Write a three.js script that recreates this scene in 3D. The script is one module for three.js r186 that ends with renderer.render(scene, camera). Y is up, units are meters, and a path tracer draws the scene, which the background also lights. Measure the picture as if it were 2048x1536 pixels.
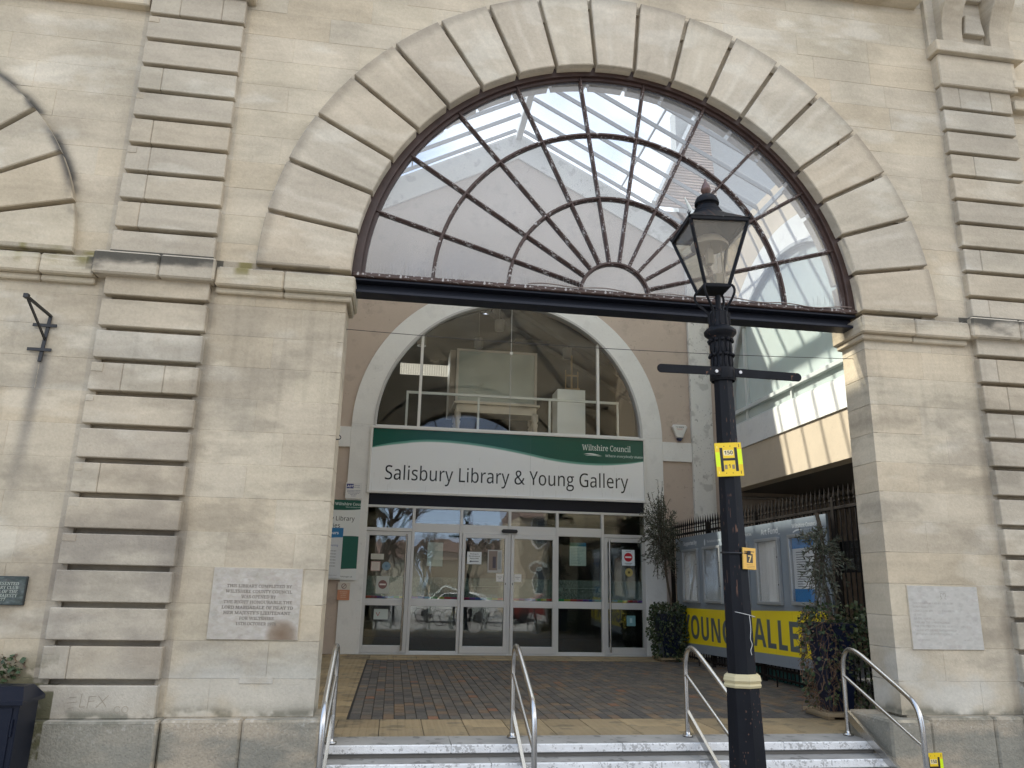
import * as THREE from 'three';
import { mergeGeometries } from 'three/addons/utils/BufferGeometryUtils.js';

// ---------------------------------------------------------------- camera, sky, sun, exposure
const renderer = new THREE.WebGLRenderer({ antialias: true });
renderer.toneMapping = THREE.LinearToneMapping;
renderer.toneMappingExposure = 2.9;
renderer.shadowMap.enabled = true;
const scene = new THREE.Scene();
const camera = new THREE.PerspectiveCamera(53.31, 4 / 3, 0.1, 400);
camera.position.set(-2.088, 1.355, 7.096);
camera.quaternion.setFromRotationMatrix(new THREE.Matrix4().makeBasis(
  new THREE.Vector3(0.98860966, 0.02036521, 0.14911807),
  new THREE.Vector3(-0.05758995, 0.96658404, 0.24979729),
  new THREE.Vector3(-0.13904797, -0.25553971, 0.95674715)));

const SUN = new THREE.Vector3(-1, 1.26, -0.42).normalize();
const sun = new THREE.DirectionalLight(new THREE.Color(1, 0.93, 0.80), 2.9);
sun.position.copy(SUN).multiplyScalar(60);
sun.castShadow = true;
sun.shadow.radius = 1.3;
sun.shadow.mapSize.set(4096, 4096);
Object.assign(sun.shadow.camera, { left: -25, right: 25, top: 25, bottom: -25, near: 1, far: 140 });
scene.add(sun); scene.add(sun.target);

// ---------------------------------------------------------------- noise
function rng(seed) { let a = seed >>> 0; return () => { a = (a + 0x6d2b79f5) | 0; let t = Math.imul(a ^ (a >>> 15), 1 | a); t = (t + Math.imul(t ^ (t >>> 7), 61 | t)) ^ t; return ((t ^ (t >>> 14)) >>> 0) / 4294967296; }; }
const TAB = new Float32Array(65536); { const r = rng(7); for (let i = 0; i < 65536; i++) TAB[i] = r(); }
const H = (x, y) => TAB[(x & 255) | ((y & 255) << 8)];
function vn(x, y) {
  const xi = Math.floor(x), yi = Math.floor(y); let u = x - xi, v = y - yi; u = u * u * (3 - 2 * u); v = v * v * (3 - 2 * v);
  const a = H(xi, yi), b = H(xi + 1, yi), c = H(xi, yi + 1), d = H(xi + 1, yi + 1);
  return a + (b - a) * u + (c - a) * v + (a - b - c + d) * u * v;
}
function fbm(x, y, o = 4) { let s = 0, a = 0.5, n = 0; for (let i = 0; i < o; i++) { s += a * vn(x, y); n += a; a *= 0.5; x = x * 2.03 + 17.3; y = y * 2.03 + 9.1; } return s / n; }
const ss = (a, b, x) => { const t = Math.min(1, Math.max(0, (x - a) / (b - a))); return t * t * (3 - 2 * t); };
const lerp = (a, b, t) => a + (b - a) * t;

// sky: broken cloud over pale blue
{
  const W = 1024, Hh = 512, d = new Float32Array(W * Hh * 4);
  for (let j = 0; j < Hh; j++) for (let i = 0; i < W; i++) {
    const up = ((j + 0.5) / Hh - 0.5) * Math.PI, az = ((i + 0.5) / W - 0.5) * 2 * Math.PI;
    const y = Math.sin(up), x = Math.cos(az) * Math.cos(up), z = Math.sin(az) * Math.cos(up);
    let c;
    if (y < 0) { c = [0.16, 0.155, 0.145]; } else {
      const h = Math.pow(1 - y, 3);
      const sky = [lerp(0.22, 0.46, h), lerp(0.33, 0.565, h), lerp(0.54, 0.72, h)];
      const k = 1 / (y + 0.22), px = x * k * 1.5 + 31.7, pz = z * k * 1.5 + 12.2;
      const n = fbm(px, pz, 6), m = fbm(px * 0.5 + 7, pz * 0.5 + 3, 3);
      const cov = ss(0.42, 0.62, n * 0.75 + m * 0.35 - 0.04) * ss(0.01, 0.30, y);
      const shade = fbm(px * 1.7 + 3, pz * 1.7 + 8, 4);
      const cl = lerp(0.58, 1.08, ss(0.25, 0.7, shade));
      const glow = Math.pow(Math.max(0, x * SUN.x + y * SUN.y + z * SUN.z), 6) * 0.15;
      c = [0, 1, 2].map((q) => lerp(sky[q], cl * [1.0, 0.985, 0.96][q], cov * 0.92) + glow);
    }
    const o = (j * W + i) * 4; d[o] = c[0]; d[o + 1] = c[1]; d[o + 2] = c[2]; d[o + 3] = 1;
  }
  const t = new THREE.DataTexture(d, W, Hh, THREE.RGBAFormat, THREE.FloatType);
  t.mapping = THREE.EquirectangularReflectionMapping; t.magFilter = THREE.LinearFilter; t.minFilter = THREE.LinearFilter; t.wrapS = THREE.RepeatWrapping; t.needsUpdate = true;
  scene.background = t; scene.environment = t;
}

// ---------------------------------------------------------------- geometry helpers
const V = (x, y, z) => new THREE.Vector3(x, y, z);
function geoOf(pos, uv, nor) {
  const g = new THREE.BufferGeometry();
  g.setAttribute('position', new THREE.Float32BufferAttribute(pos, 3));
  if (uv) g.setAttribute('uv', new THREE.Float32BufferAttribute(uv, 2));
  if (nor) g.setAttribute('normal', new THREE.Float32BufferAttribute(nor, 3)); else g.computeVertexNormals();
  if (!uv) boxUV(g);
  return g;
}
function boxUV(g) {                          // uv in metres from the world position, by the way the face looks
  const p = g.attributes.position, n = g.attributes.normal, uv = new Float32Array(p.count * 2);
  for (let i = 0; i < p.count; i++) {
    const a = Math.abs(n.getX(i)), b = Math.abs(n.getY(i)), c = Math.abs(n.getZ(i)), x = p.getX(i), y = p.getY(i), z = p.getZ(i);
    if (c >= a && c >= b) { uv[2 * i] = x; uv[2 * i + 1] = y; } else if (b >= a) { uv[2 * i] = x; uv[2 * i + 1] = y < 0.02 && n.getY(i) > 0 ? z : y + z; } else { uv[2 * i] = x > 0 ? x - z : x + z; uv[2 * i + 1] = y; }
  }
  g.setAttribute('uv', new THREE.BufferAttribute(uv, 2)); return g;
}
function flat(g) { const q = g.index ? g.toNonIndexed() : g; return q; }
function clean(g) { g = flat(g); for (const k of Object.keys(g.attributes)) if (!['position', 'normal', 'uv'].includes(k)) g.deleteAttribute(k); g.morphAttributes = {}; return g; }
const merge = (l) => (l.length === 1 ? l[0] : mergeGeometries(l.map(clean), false));
function convex(faces, cx, cy, cz) {          // quads and triangles around a centre, turned outwards
  const pos = [];
  const a = V(), b = V(), n = V();
  for (const f of faces) {
    a.subVectors(f[1], f[0]); b.subVectors(f[2], f[0]); n.crossVectors(a, b);
    let mx = 0, my = 0, mz = 0; for (const v of f) { mx += v.x; my += v.y; mz += v.z; } mx = mx / f.length - cx; my = my / f.length - cy; mz = mz / f.length - cz;
    const F = n.x * mx + n.y * my + n.z * mz < 0 ? [...f].reverse() : f;
    for (let i = 1; i < F.length - 1; i++) for (const v of [F[0], F[i], F[i + 1]]) pos.push(v.x, v.y, v.z);
  }
  return pos;
}
function bx(x0, x1, y0, y1, z0, z1, b = 0.004) {   // chamfered box
  const cx = (x0 + x1) / 2, cy = (y0 + y1) / 2, cz = (z0 + z1) / 2, hx = Math.abs(x1 - x0) / 2, hy = Math.abs(y1 - y0) / 2, hz = Math.abs(z1 - z0) / 2;
  b = Math.min(b, hx * 0.45, hy * 0.45, hz * 0.45);
  const S = [-1, 1];
  const vx = (a, c, d) => V(cx + a * hx, cy + c * (hy - b), cz + d * (hz - b)), vy = (a, c, d) => V(cx + a * (hx - b), cy + c * hy, cz + d * (hz - b)), vz = (a, c, d) => V(cx + a * (hx - b), cy + c * (hy - b), cz + d * hz);
  const F = [];
  for (const s of S) { F.push([vx(s, -1, -1), vx(s, 1, -1), vx(s, 1, 1), vx(s, -1, 1)], [vy(-1, s, -1), vy(1, s, -1), vy(1, s, 1), vy(-1, s, 1)], [vz(-1, -1, s), vz(1, -1, s), vz(1, 1, s), vz(-1, 1, s)]); }
  if (b > 0) {
    for (const s of S) for (const t of S) {
      F.push([vx(s, t, -1), vx(s, t, 1), vy(s, t, 1), vy(s, t, -1)], [vx(s, -1, t), vx(s, 1, t), vz(s, 1, t), vz(s, -1, t)], [vy(-1, s, t), vy(1, s, t), vz(1, s, t), vz(-1, s, t)]);
      for (const u of S) F.push([vx(s, t, u), vy(s, t, u), vz(s, t, u)]);
    }
  }
  return geoOf(convex(F, cx, cy, cz));
}
function bar(p, q, w, h, up = V(0, 0, 1), b = 0.003) {   // a bar from p to q, w across, h along up
  const d = V().subVectors(q, p), L = d.length(); d.normalize();
  const side = V().crossVectors(up, d).normalize(), u2 = V().crossVectors(d, side);
  const g = bx(-w / 2, w / 2, -h / 2, h / 2, 0, L, b);
  g.applyMatrix4(new THREE.Matrix4().makeBasis(side, u2, d).setPosition(p));
  return g;
}
function tube(pts, r, seg = 10, closed = false, n) {
  const c = pts instanceof THREE.Curve ? pts : new THREE.CatmullRomCurve3(pts, closed, 'catmullrom', 0.5);
  const g = clean(new THREE.TubeGeometry(c, n || Math.max(8, pts.length * 5), r, seg, closed)); return g;
}
function rod(p, q, r, seg = 10, r2) {
  const d = V().subVectors(q, p), L = d.length();
  const g = new THREE.CylinderGeometry(r2 ?? r, r, L, seg, 1); g.translate(0, L / 2, 0);
  g.applyQuaternion(new THREE.Quaternion().setFromUnitVectors(V(0, 1, 0), d.normalize())); g.translate(p.x, p.y, p.z); return clean(g);
}
function lathe(pr, seg = 24, x = 0, y = 0, z = 0) { const g = new THREE.LatheGeometry(pr.map(([r, h]) => new THREE.Vector2(Math.max(r, 0.0002), h)), seg); g.translate(x, y, z); return clean(g); }
function quad(a, b, c, d, uv = [0, 0, 1, 0, 1, 1, 0, 1]) {   // a b c d anticlockwise seen from the front
  const p = [a, b, c, a, c, d].flatMap((v) => [v.x, v.y, v.z]), i = [0, 1, 2, 0, 2, 3];
  return geoOf(p, i.flatMap((k) => [uv[2 * k], uv[2 * k + 1]]));
}
function extr(shape, z0, z1, b = 0) {         // an outline in x, y from z0 to z1
  const g = new THREE.ExtrudeGeometry(shape, { depth: z1 - z0 - 2 * b, bevelEnabled: b > 0, bevelSize: b, bevelThickness: b, bevelOffset: -b, bevelSegments: 1, curveSegments: 48 });
  g.translate(0, 0, z0 + b); const f = clean(g); f.computeVertexNormals(); return boxUV(f);
}
const poly = (pts) => { const s = new THREE.Shape(); pts.forEach(([x, y], i) => (i ? s.lineTo(x, y) : s.moveTo(x, y))); s.closePath(); return s; };
function sector(cx, cy, r0, r1, a0, a1, n = 6) { const p = []; for (let i = 0; i <= n; i++) { const a = lerp(a0, a1, i / n); p.push([cx + r1 * Math.cos(a), cy + r1 * Math.sin(a)]); } for (let i = n; i >= 0; i--) { const a = lerp(a0, a1, i / n); p.push([cx + r0 * Math.cos(a), cy + r0 * Math.sin(a)]); } return poly(p); }
function onX(g, x) {                          // turns a shape drawn in (x=-z.., y) so that it lies in a plane of constant x: local (u, y, w) -> world (x + w, y, u)
  g.applyMatrix4(new THREE.Matrix4().makeBasis(V(0, 0, 1), V(0, 1, 0), V(-1, 0, 0)).setPosition(x, 0, 0)); g.computeVertexNormals(); return boxUV(g);
}

// ---------------------------------------------------------------- naming helpers
const used = {};
function numbered(n) { const k = (used[n] = (used[n] ?? -1) + 1); return k ? n + '_' + String(k).padStart(3, '0') : n; }
function thing(name, label, category, base = V(0, 0, 0), group) {
  const o = new THREE.Group(); o.name = numbered(name); o.position.copy(base); o.userData = { label, category }; if (group) o.userData.group = group; scene.add(o); return o;
}
const isolate = (o) => { o.castShadow = true; o.receiveShadow = true; return o; };
function part(parent, name, g, m, kind) {      // geometry is given in world metres
  const o = isolate(new THREE.Mesh(g, m)); o.name = name; if (kind) o.userData.kind = kind;
  const p = V(); for (let q = parent; q && q !== scene; q = q.parent) p.add(q.position);
  if (p.lengthSq()) g.translate(-p.x, -p.y, -p.z);
  parent.add(o); return o;
}
function holder(parent, name) { const o = new THREE.Group(); o.name = name; parent.add(o); return o; }
function struct(name, g, m) { const o = isolate(new THREE.Mesh(g, m)); o.name = numbered(name); o.userData = { kind: 'structure' }; scene.add(o); return o; }
function single(name, label, category, g, m, group) { const o = isolate(new THREE.Mesh(g, m)); o.name = numbered(name); o.userData = { label, category }; if (group) o.userData.group = group; scene.add(o); return o; }
// ---------------------------------------------------------------- textures
function dataTex(W, Hh, f, sizeU = 1, sizeV = 1, srgb = true, wrap = THREE.RepeatWrapping) {   // f(u 0..1, v 0..1) -> linear colour
  const d = new Uint8Array(W * Hh * 4);
  const enc = srgb ? (x) => { x = Math.min(1, Math.max(0, x)); return 255 * (x <= 0.0031308 ? 12.92 * x : 1.055 * Math.pow(x, 1 / 2.4) - 0.055); } : (x) => 255 * Math.min(1, Math.max(0, x));
  for (let j = 0; j < Hh; j++) for (let i = 0; i < W; i++) {
    const c = f((i + 0.5) / W, (j + 0.5) / Hh), o = (j * W + i) * 4;
    if (typeof c === 'number') { d[o] = d[o + 1] = d[o + 2] = enc(c); } else { d[o] = enc(c[0]); d[o + 1] = enc(c[1]); d[o + 2] = enc(c[2]); }
    d[o + 3] = 255;
  }
  const t = new THREE.DataTexture(d, W, Hh, THREE.RGBAFormat); t.magFilter = THREE.LinearFilter; t.minFilter = THREE.LinearFilter; t.wrapS = t.wrapT = wrap;
  if (srgb) t.colorSpace = THREE.SRGBColorSpace; t.repeat.set(1 / sizeU, 1 / sizeV); t.needsUpdate = true; return t;
}
function canvasTex(w, h, draw) {
  const c = document.createElement('canvas'); c.width = w; c.height = h; const x = c.getContext('2d'); draw(x, w, h);
  const t = new THREE.CanvasTexture(c); t.colorSpace = THREE.SRGBColorSpace; return t;
}
function tvn(x, y, n) { // value noise that repeats every n cells
  const xi = Math.floor(x), yi = Math.floor(y); let u = x - xi, v = y - yi; u = u * u * (3 - 2 * u); v = v * v * (3 - 2 * v);
  const m = (k) => ((k % n) + n) % n, a = H(m(xi), m(yi)), b = H(m(xi + 1), m(yi)), c = H(m(xi), m(yi + 1)), d = H(m(xi + 1), m(yi + 1));
  return a + (b - a) * u + (c - a) * v + (a - b - c + d) * u * v;
}
const tfbm = (u, v, n, o = 4) => { let s = 0, a = 0.5, t = 0; for (let i = 0; i < o; i++) { s += a * tvn(u * n, v * n, n); t += a; a *= 0.5; n *= 2; u += 0.137; v += 0.291; } return s / t; };

// the arch numbers
const ACX = 0.03, ACY = 4.277, RI = 2.70, RO = 3.595, NV = 19;           // great arch
const BCX = -7.43, BCY = 4.26, BRI = 1.32, BRO = 2.215, NB = 13;          // the smaller arch at the left

// weathered limestone, mapped in metres over the whole front
const FX0 = -7.2, FX1 = 6.3, FY0 = -0.5, FY1 = 9.0;
const facadeMap = dataTex(2048, 1440, (u, v) => {
  const x = lerp(FX0, FX1, u), y = lerp(FY0, FY1, v);
  const dx = x - ACX, dy = y - ACY, r = Math.hypot(dx, dy), a = Math.atan2(dy, dx);
  const vous = y > ACY - 0.02 && r > RI - 0.06 && r < RO + 0.01;
  const dxb = x - BCX, dyb = y - BCY, rb = Math.hypot(dxb, dyb);
  const big = fbm(x * 0.45 + 3, y * 0.55 + 8, 4), mid = fbm(x * 1.7 + 11, y * 2.1 + 5, 4);
  let bu = x * 1.1, bv = y * 1.1;
  if (vous) { const k = Math.floor((Math.PI - a) / Math.PI * NV); bu = r * 1.3 + k * 7.7; bv = a * 3.1; }
  const bed = fbm(bu * 0.9 + 3 * mid, bv * 17 + 4 * mid, 3), grain = fbm(x * 55, y * 55, 2), spk = vn(x * 150, y * 150);
  let t = ss(0.3, 0.72, big * 0.6 + mid * 0.4);
  let c = [lerp(0.435, 0.535, t), lerp(0.378, 0.465, t), lerp(0.282, 0.352, t)];
  let k = 1 + (bed - 0.5) * 0.20 + (grain - 0.5) * 0.15 + (spk - 0.5) * 0.08 + (mid - 0.5) * 0.22;
  if (vous) {
    const q = (Math.PI - a) / Math.PI * NV, kk = Math.floor(q), fr = q - kk, pos = H(kk, 91) * 0.5 + 0.25, wob = (vn(r * 6, kk * 5.3) - 0.5) * 0.05;
    const str = Math.exp(-(((fr - pos + wob) / 0.06) ** 2)) * (H(kk, 13) > 0.2 ? 1 : 0) * ss(0.3, 0.6, vn(r * 4 + kk * 3, 7) + 0.25);
    c = c.map((z, i) => lerp(z, [0.66, 0.60, 0.48][i], str * 0.62));
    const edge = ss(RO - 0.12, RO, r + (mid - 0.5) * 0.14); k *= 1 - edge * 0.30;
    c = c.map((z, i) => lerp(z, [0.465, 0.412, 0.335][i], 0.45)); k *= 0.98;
  }
  if ((x > -4.95 && x < -3.92) || (x > 4.02 && x < 5.0)) { c = c.map((z, i) => lerp(z, [0.435, 0.39, 0.315][i], 0.55)); k *= 0.96 + 0.12 * (fbm(x * 3 + 4, y * 7, 4) - 0.5); }
  if (y < 4.0) { const d = ss(0.55, 0.75, fbm(x * 13 + 5, y * 0.9, 4)) * ss(2.6, 3.9, y + fbm(x * 6, 3, 2)); k *= 1 - 0.09 * d; }
  // pale lime runs and patches
  const pale = ss(0.60, 0.74, fbm(x * 1.3 + 40, y * 3.1 + 2, 4)); c = c.map((z, i) => lerp(z, [0.60, 0.555, 0.46][i], pale * 0.5));
  // brown-grey soiling
  const soil = ss(0.48, 0.70, fbm(x * 1.1 + 70, y * 3.6 + 30, 6) * 0.8 + 0.2 * fbm(x * 9, y * 16, 3)); const low = 1 - ss(2.6, 4.6, y);
  c = c.map((z, i) => lerp(z, [0.27, 0.235, 0.18][i], soil * (0.20 + 0.34 * low)));
  // darker lower blocks of the pilaster at the left
  if (x > -4.95 && x < -3.9 && y < 3.2) { const q = ss(0.35, 0.65, fbm(x * 2.3 + 5, y * 2.9, 4)) * (1 - ss(1.6, 3.2, y)); c = c.map((z, i) => lerp(z, [0.23, 0.20, 0.165][i], q * 0.55)); }
  // salts just above the plinth
  const salt = ss(1.0, 0.45, y) * ss(0.35, 0.62, fbm(x * 1.8 + 9, y * 2.5 + 4, 5)) * (x < -3.9 ? 0.35 : 1); c = c.map((z, i) => lerp(z, [0.50, 0.485, 0.43][i], salt * 0.75));
  // plinth and the damp line
  if (y < 0.255) { const p = fbm(x * 2.2, y * 5 + 2, 4), left = x < -3.9 ? 1 : 0; c = c.map((z, i) => lerp([0.37, 0.315, 0.235][i], [0.245, 0.23, 0.185][i], Math.max(left * 0.8, ss(0.35, 0.65, p)))); k *= 1 + (vn(x * 90, y * 90) - 0.5) * 0.22; const lime = ss(0.78, 0.86, vn(x * 60 + 3, y * 60)) * ss(0.0, 0.25, y); c = c.map((z) => z + lime * 0.08); }
  const damp = Math.exp(-(((y - 0.27 + (mid - 0.5) * 0.08) / 0.045) ** 2)); c = c.map((z, i) => lerp(z, [0.10, 0.10, 0.07][i], damp * ss(0.35, 0.62, fbm(x * 7, y * 9, 5)) * 0.7));
  if (x < -4.75 && y < 0.85) { const q = ss(0.85, 0.45, y) * ss(0.40, 0.56, fbm(x * 9, y * 10, 5)); c = c.map((z, i) => lerp(z, [0.085, 0.08, 0.035][i], q * 0.9)); }
  // black crust along the string course and capitals
  if (y > 3.99 && y < 4.33) {
    const cap = (x > -5.05 && x < -3.88) || (x > 3.93 && x < 5.1) ? 1 : 0, n = fbm(x * 4 + 2, y * 9, 5);
    const q = ss(4.05 + 0.06 * cap, 4.27, y + (n - 0.5) * 0.30) * (0.35 + 0.58 * cap) * (Math.abs(dx) < 2.9 ? 0.25 : 1); c = c.map((z, i) => lerp(z, [0.055, 0.052, 0.042][i], Math.min(0.92, q)));
    const moss = ss(0.55, 0.7, fbm(x * 3.3 + 19, 4, 3)) * (Math.abs(x + 3.6) < 0.5 || Math.abs(x - 3.6) < 0.45 || Math.abs(x + 5.4) < 0.5 ? 1 : 0) * ss(4.08, 4.2, y); c = c.map((z, i) => lerp(z, [0.17, 0.15, 0.04][i], moss * 0.8));
    const run = ss(0.55, 0.66, fbm(x * 2.1 + 3, y * 30, 3)); c = c.map((z, i) => lerp(z, [0.52, 0.47, 0.36][i], run * 0.6 * (1 - cap)));
  }
  // stain along the outer edge of the left arch
  if (y > BCY && x < -5) { const q = Math.exp(-(((rb - BRO - 0.005) / 0.05) ** 2)) * ss(0.3, 0.6, fbm(x * 4, y * 5, 3)); c = c.map((z) => lerp(z, 0.045, q * 0.9)); }
  // rusty drip below the iron bracket
  { const q = Math.exp(-(((x + 5.33 + 0.05 * (3.2 - y)) / 0.06) ** 2)) * ss(1.6, 3.1, y) * (y < 3.3 ? 1 : 0); c = c.map((z) => lerp(z, 0.09, q * 0.7)); }
  // corner shade painted into the stone colour beside the pilasters
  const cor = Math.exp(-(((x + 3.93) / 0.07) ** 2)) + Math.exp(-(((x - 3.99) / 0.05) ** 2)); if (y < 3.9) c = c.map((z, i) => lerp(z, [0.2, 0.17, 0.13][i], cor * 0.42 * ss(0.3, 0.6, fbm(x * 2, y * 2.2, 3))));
  return c.map((z) => z * k);
}, FX1 - FX0, FY1 - FY0, true, THREE.MirroredRepeatWrapping);
facadeMap.offset.set(-FX0 / (FX1 - FX0), -FY0 / (FY1 - FY0));
const stoneBump = dataTex(512, 512, (u, v) => 0.5 * tfbm(u, v, 8, 6) + 0.35 * tfbm(u + 0.4, v, 64, 2) + 0.15 * ss(0.72, 0.8, tvn(u * 90, v * 90, 90)) * -1, 0.9, 0.9, false);
const M = {};
const tints = [[0.99, 0.985, 0.98], [0.965, 0.955, 0.945], [1, 0.975, 0.935], [0.94, 0.925, 0.91], [1.0, 1.0, 0.995], [0.98, 0.945, 0.895], [0.97, 0.972, 0.975], [0.985, 0.98, 0.96]];
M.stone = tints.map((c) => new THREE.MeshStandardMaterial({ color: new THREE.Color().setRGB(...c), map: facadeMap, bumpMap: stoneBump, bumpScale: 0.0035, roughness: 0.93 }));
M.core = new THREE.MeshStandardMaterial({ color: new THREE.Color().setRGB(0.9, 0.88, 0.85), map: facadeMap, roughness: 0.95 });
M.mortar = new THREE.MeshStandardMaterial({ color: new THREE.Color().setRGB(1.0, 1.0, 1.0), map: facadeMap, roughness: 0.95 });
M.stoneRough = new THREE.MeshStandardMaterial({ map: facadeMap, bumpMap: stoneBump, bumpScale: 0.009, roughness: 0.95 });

// painted render
const renderMap = (base, seed, dirt = 0.3) => dataTex(512, 512, (u, v) => {
  const n = tfbm(u + seed, v, 5, 5), g = tfbm(u, v + seed, 96, 2), d = ss(0.6, 0.72, tfbm(u * 1 + seed * 2, v, 9, 5)) * dirt, sp = ss(0.86, 0.93, tvn(u * 70 + 3, v * 70, 70)) * ss(0.5, 0.62, tfbm(u + 0.3, v + seed, 6, 3)) * dirt;
  const k = 0.93 + 0.12 * (n - 0.5) + 0.05 * (g - 0.5); return base.map((z) => lerp(z * k, z * 0.55, Math.min(1, d * 0.5 + sp)));
}, 2.3, 2.3);
const std = (c, o = {}) => new THREE.MeshStandardMaterial({ color: new THREE.Color().setRGB(...c), roughness: 0.6, ...o });
M.beige = std([1, 1, 1], { map: renderMap([0.56, 0.47, 0.395], 0.1, 0.5), roughness: 0.85 });
M.white = std([1, 1, 1], { map: renderMap([0.83, 0.835, 0.81], 0.3, 0.25), roughness: 0.8 });
M.whiteDirty = std([1, 1, 1], { map: renderMap([0.78, 0.78, 0.74], 0.7, 1.2), roughness: 0.8 });
M.fascia = std([1, 1, 1], { map: renderMap([0.62, 0.525, 0.40], 0.5, 0.2), roughness: 0.85 });
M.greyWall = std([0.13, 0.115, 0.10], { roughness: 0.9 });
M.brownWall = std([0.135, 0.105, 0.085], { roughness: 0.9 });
M.dark = std([0.02, 0.02, 0.022], { roughness: 0.7 });
M.alu = std([0.62, 0.62, 0.60], { roughness: 0.42, metalness: 0.35 });
M.aluWhite = std([0.72, 0.72, 0.69], { roughness: 0.4 });
M.navy = new THREE.MeshPhysicalMaterial({ color: new THREE.Color().setRGB(0.010, 0.012, 0.02), roughness: 0.4, specularIntensity: 0.5 });
M.black = std([0.012, 0.012, 0.014], { roughness: 0.45 });
M.steel = std([0.52, 0.51, 0.49], { metalness: 1, roughness: 0.24 });
M.glass = new THREE.MeshPhysicalMaterial({ color: 0xffffff, transmission: 1, roughness: 0.0, thickness: 0, ior: 1.5, side: THREE.DoubleSide });
M.doorGlass = new THREE.MeshPhysicalMaterial({ color: new THREE.Color().setRGB(0.86, 0.92, 0.90), transmission: 1, roughness: 0.0, thickness: 0, ior: 2.0, side: THREE.DoubleSide });
M.galleryGlass = M.glass.clone(); M.galleryGlass.ior = 1.62;
M.doorGlass.bumpMap = M.galleryGlass.bumpMap = dataTex(128, 128, (u, v) => tfbm(u, v, 3, 2), 1.3, 1.7, false); M.doorGlass.bumpScale = 0.0026; M.galleryGlass.bumpScale = 0.0015;
M.fanGlass = new THREE.MeshPhysicalMaterial({ color: new THREE.Color().setRGB(0.77, 0.79, 0.82), transmission: 0.93, roughness: 0.02, thickness: 0, ior: 1.62, side: THREE.DoubleSide });
M.roofGlass = new THREE.MeshPhysicalMaterial({ color: new THREE.Color().setRGB(0.92, 0.95, 0.95), transmission: 0.96, roughness: 0.05, thickness: 0, ior: 1.45, side: THREE.DoubleSide });
M.greenGlass = new THREE.MeshPhysicalMaterial({ color: new THREE.Color().setRGB(0.80, 0.88, 0.86), transmission: 0.45, roughness: 0.0, thickness: 0, ior: 1.6, side: THREE.DoubleSide });
M.lampGlass = new THREE.MeshPhysicalMaterial({ color: new THREE.Color().setRGB(0.84, 0.80, 0.72), transmission: 0.86, roughness: 0.04, thickness: 0, ior: 1.5, side: THREE.DoubleSide });
// brown window paint flaking to white
M.brownPaint = std([1, 1, 1], { roughness: 0.55, map: dataTex(512, 512, (u, v) => { const n = tfbm(u, v, 10, 4), f = ss(0.63, 0.66, tfbm(u + 0.2, v + 0.6, 16, 4)) * ss(0.46, 0.58, tfbm(u + 0.1, v + 0.3, 3, 2)); const b = 0.8 + 0.5 * (n - 0.3); return [lerp(0.058 * b, 0.36, f), lerp(0.030 * b, 0.34, f), lerp(0.022 * b, 0.32, f)]; }, 0.42, 0.42) });
M.brownFrame = std([1, 1, 1], { roughness: 0.5, map: dataTex(256, 256, (u, v) => { const b = 0.75 + 0.6 * (tfbm(u, v, 8, 4) - 0.3); return [0.052 * b, 0.027 * b, 0.020 * b]; }, 0.8, 0.8) });
M.paint = std([1, 1, 1], { roughness: 0.75, bumpMap: stoneBump, bumpScale: 0.006, map: dataTex(1024, 512, (u, v) => { const f = 0.6 * ss(0.58, 0.72, tfbm(u, v * 0.5, 48, 4) * 0.6 + tvn(u * 160, v * 80, 160) * 0.4 + (tfbm(u + 0.3, v, 5, 2) - 0.5) * 0.35), n = tfbm(u, v, 14, 4); return [lerp(0.74 + 0.2 * (n - 0.5), 0.24, f), lerp(0.74 + 0.2 * (n - 0.5), 0.23, f), lerp(0.73 + 0.2 * (n - 0.5), 0.215, f)]; }, 1.6, 0.8) });
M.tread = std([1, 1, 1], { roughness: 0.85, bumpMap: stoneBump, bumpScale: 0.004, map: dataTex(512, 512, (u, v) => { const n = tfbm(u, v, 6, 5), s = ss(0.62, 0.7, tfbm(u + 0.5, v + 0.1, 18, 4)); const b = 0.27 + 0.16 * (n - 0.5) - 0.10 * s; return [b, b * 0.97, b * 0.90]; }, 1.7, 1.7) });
M.asphalt = std([1, 1, 1], { roughness: 0.9, map: dataTex(512, 512, (u, v) => { const b = 0.20 + 0.05 * (tfbm(u, v, 6, 4) - 0.5) + 0.06 * (tvn(u * 128, v * 128, 128) - 0.5); return [b * 1.03, b, b * 0.95]; }, 3, 3) });
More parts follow.
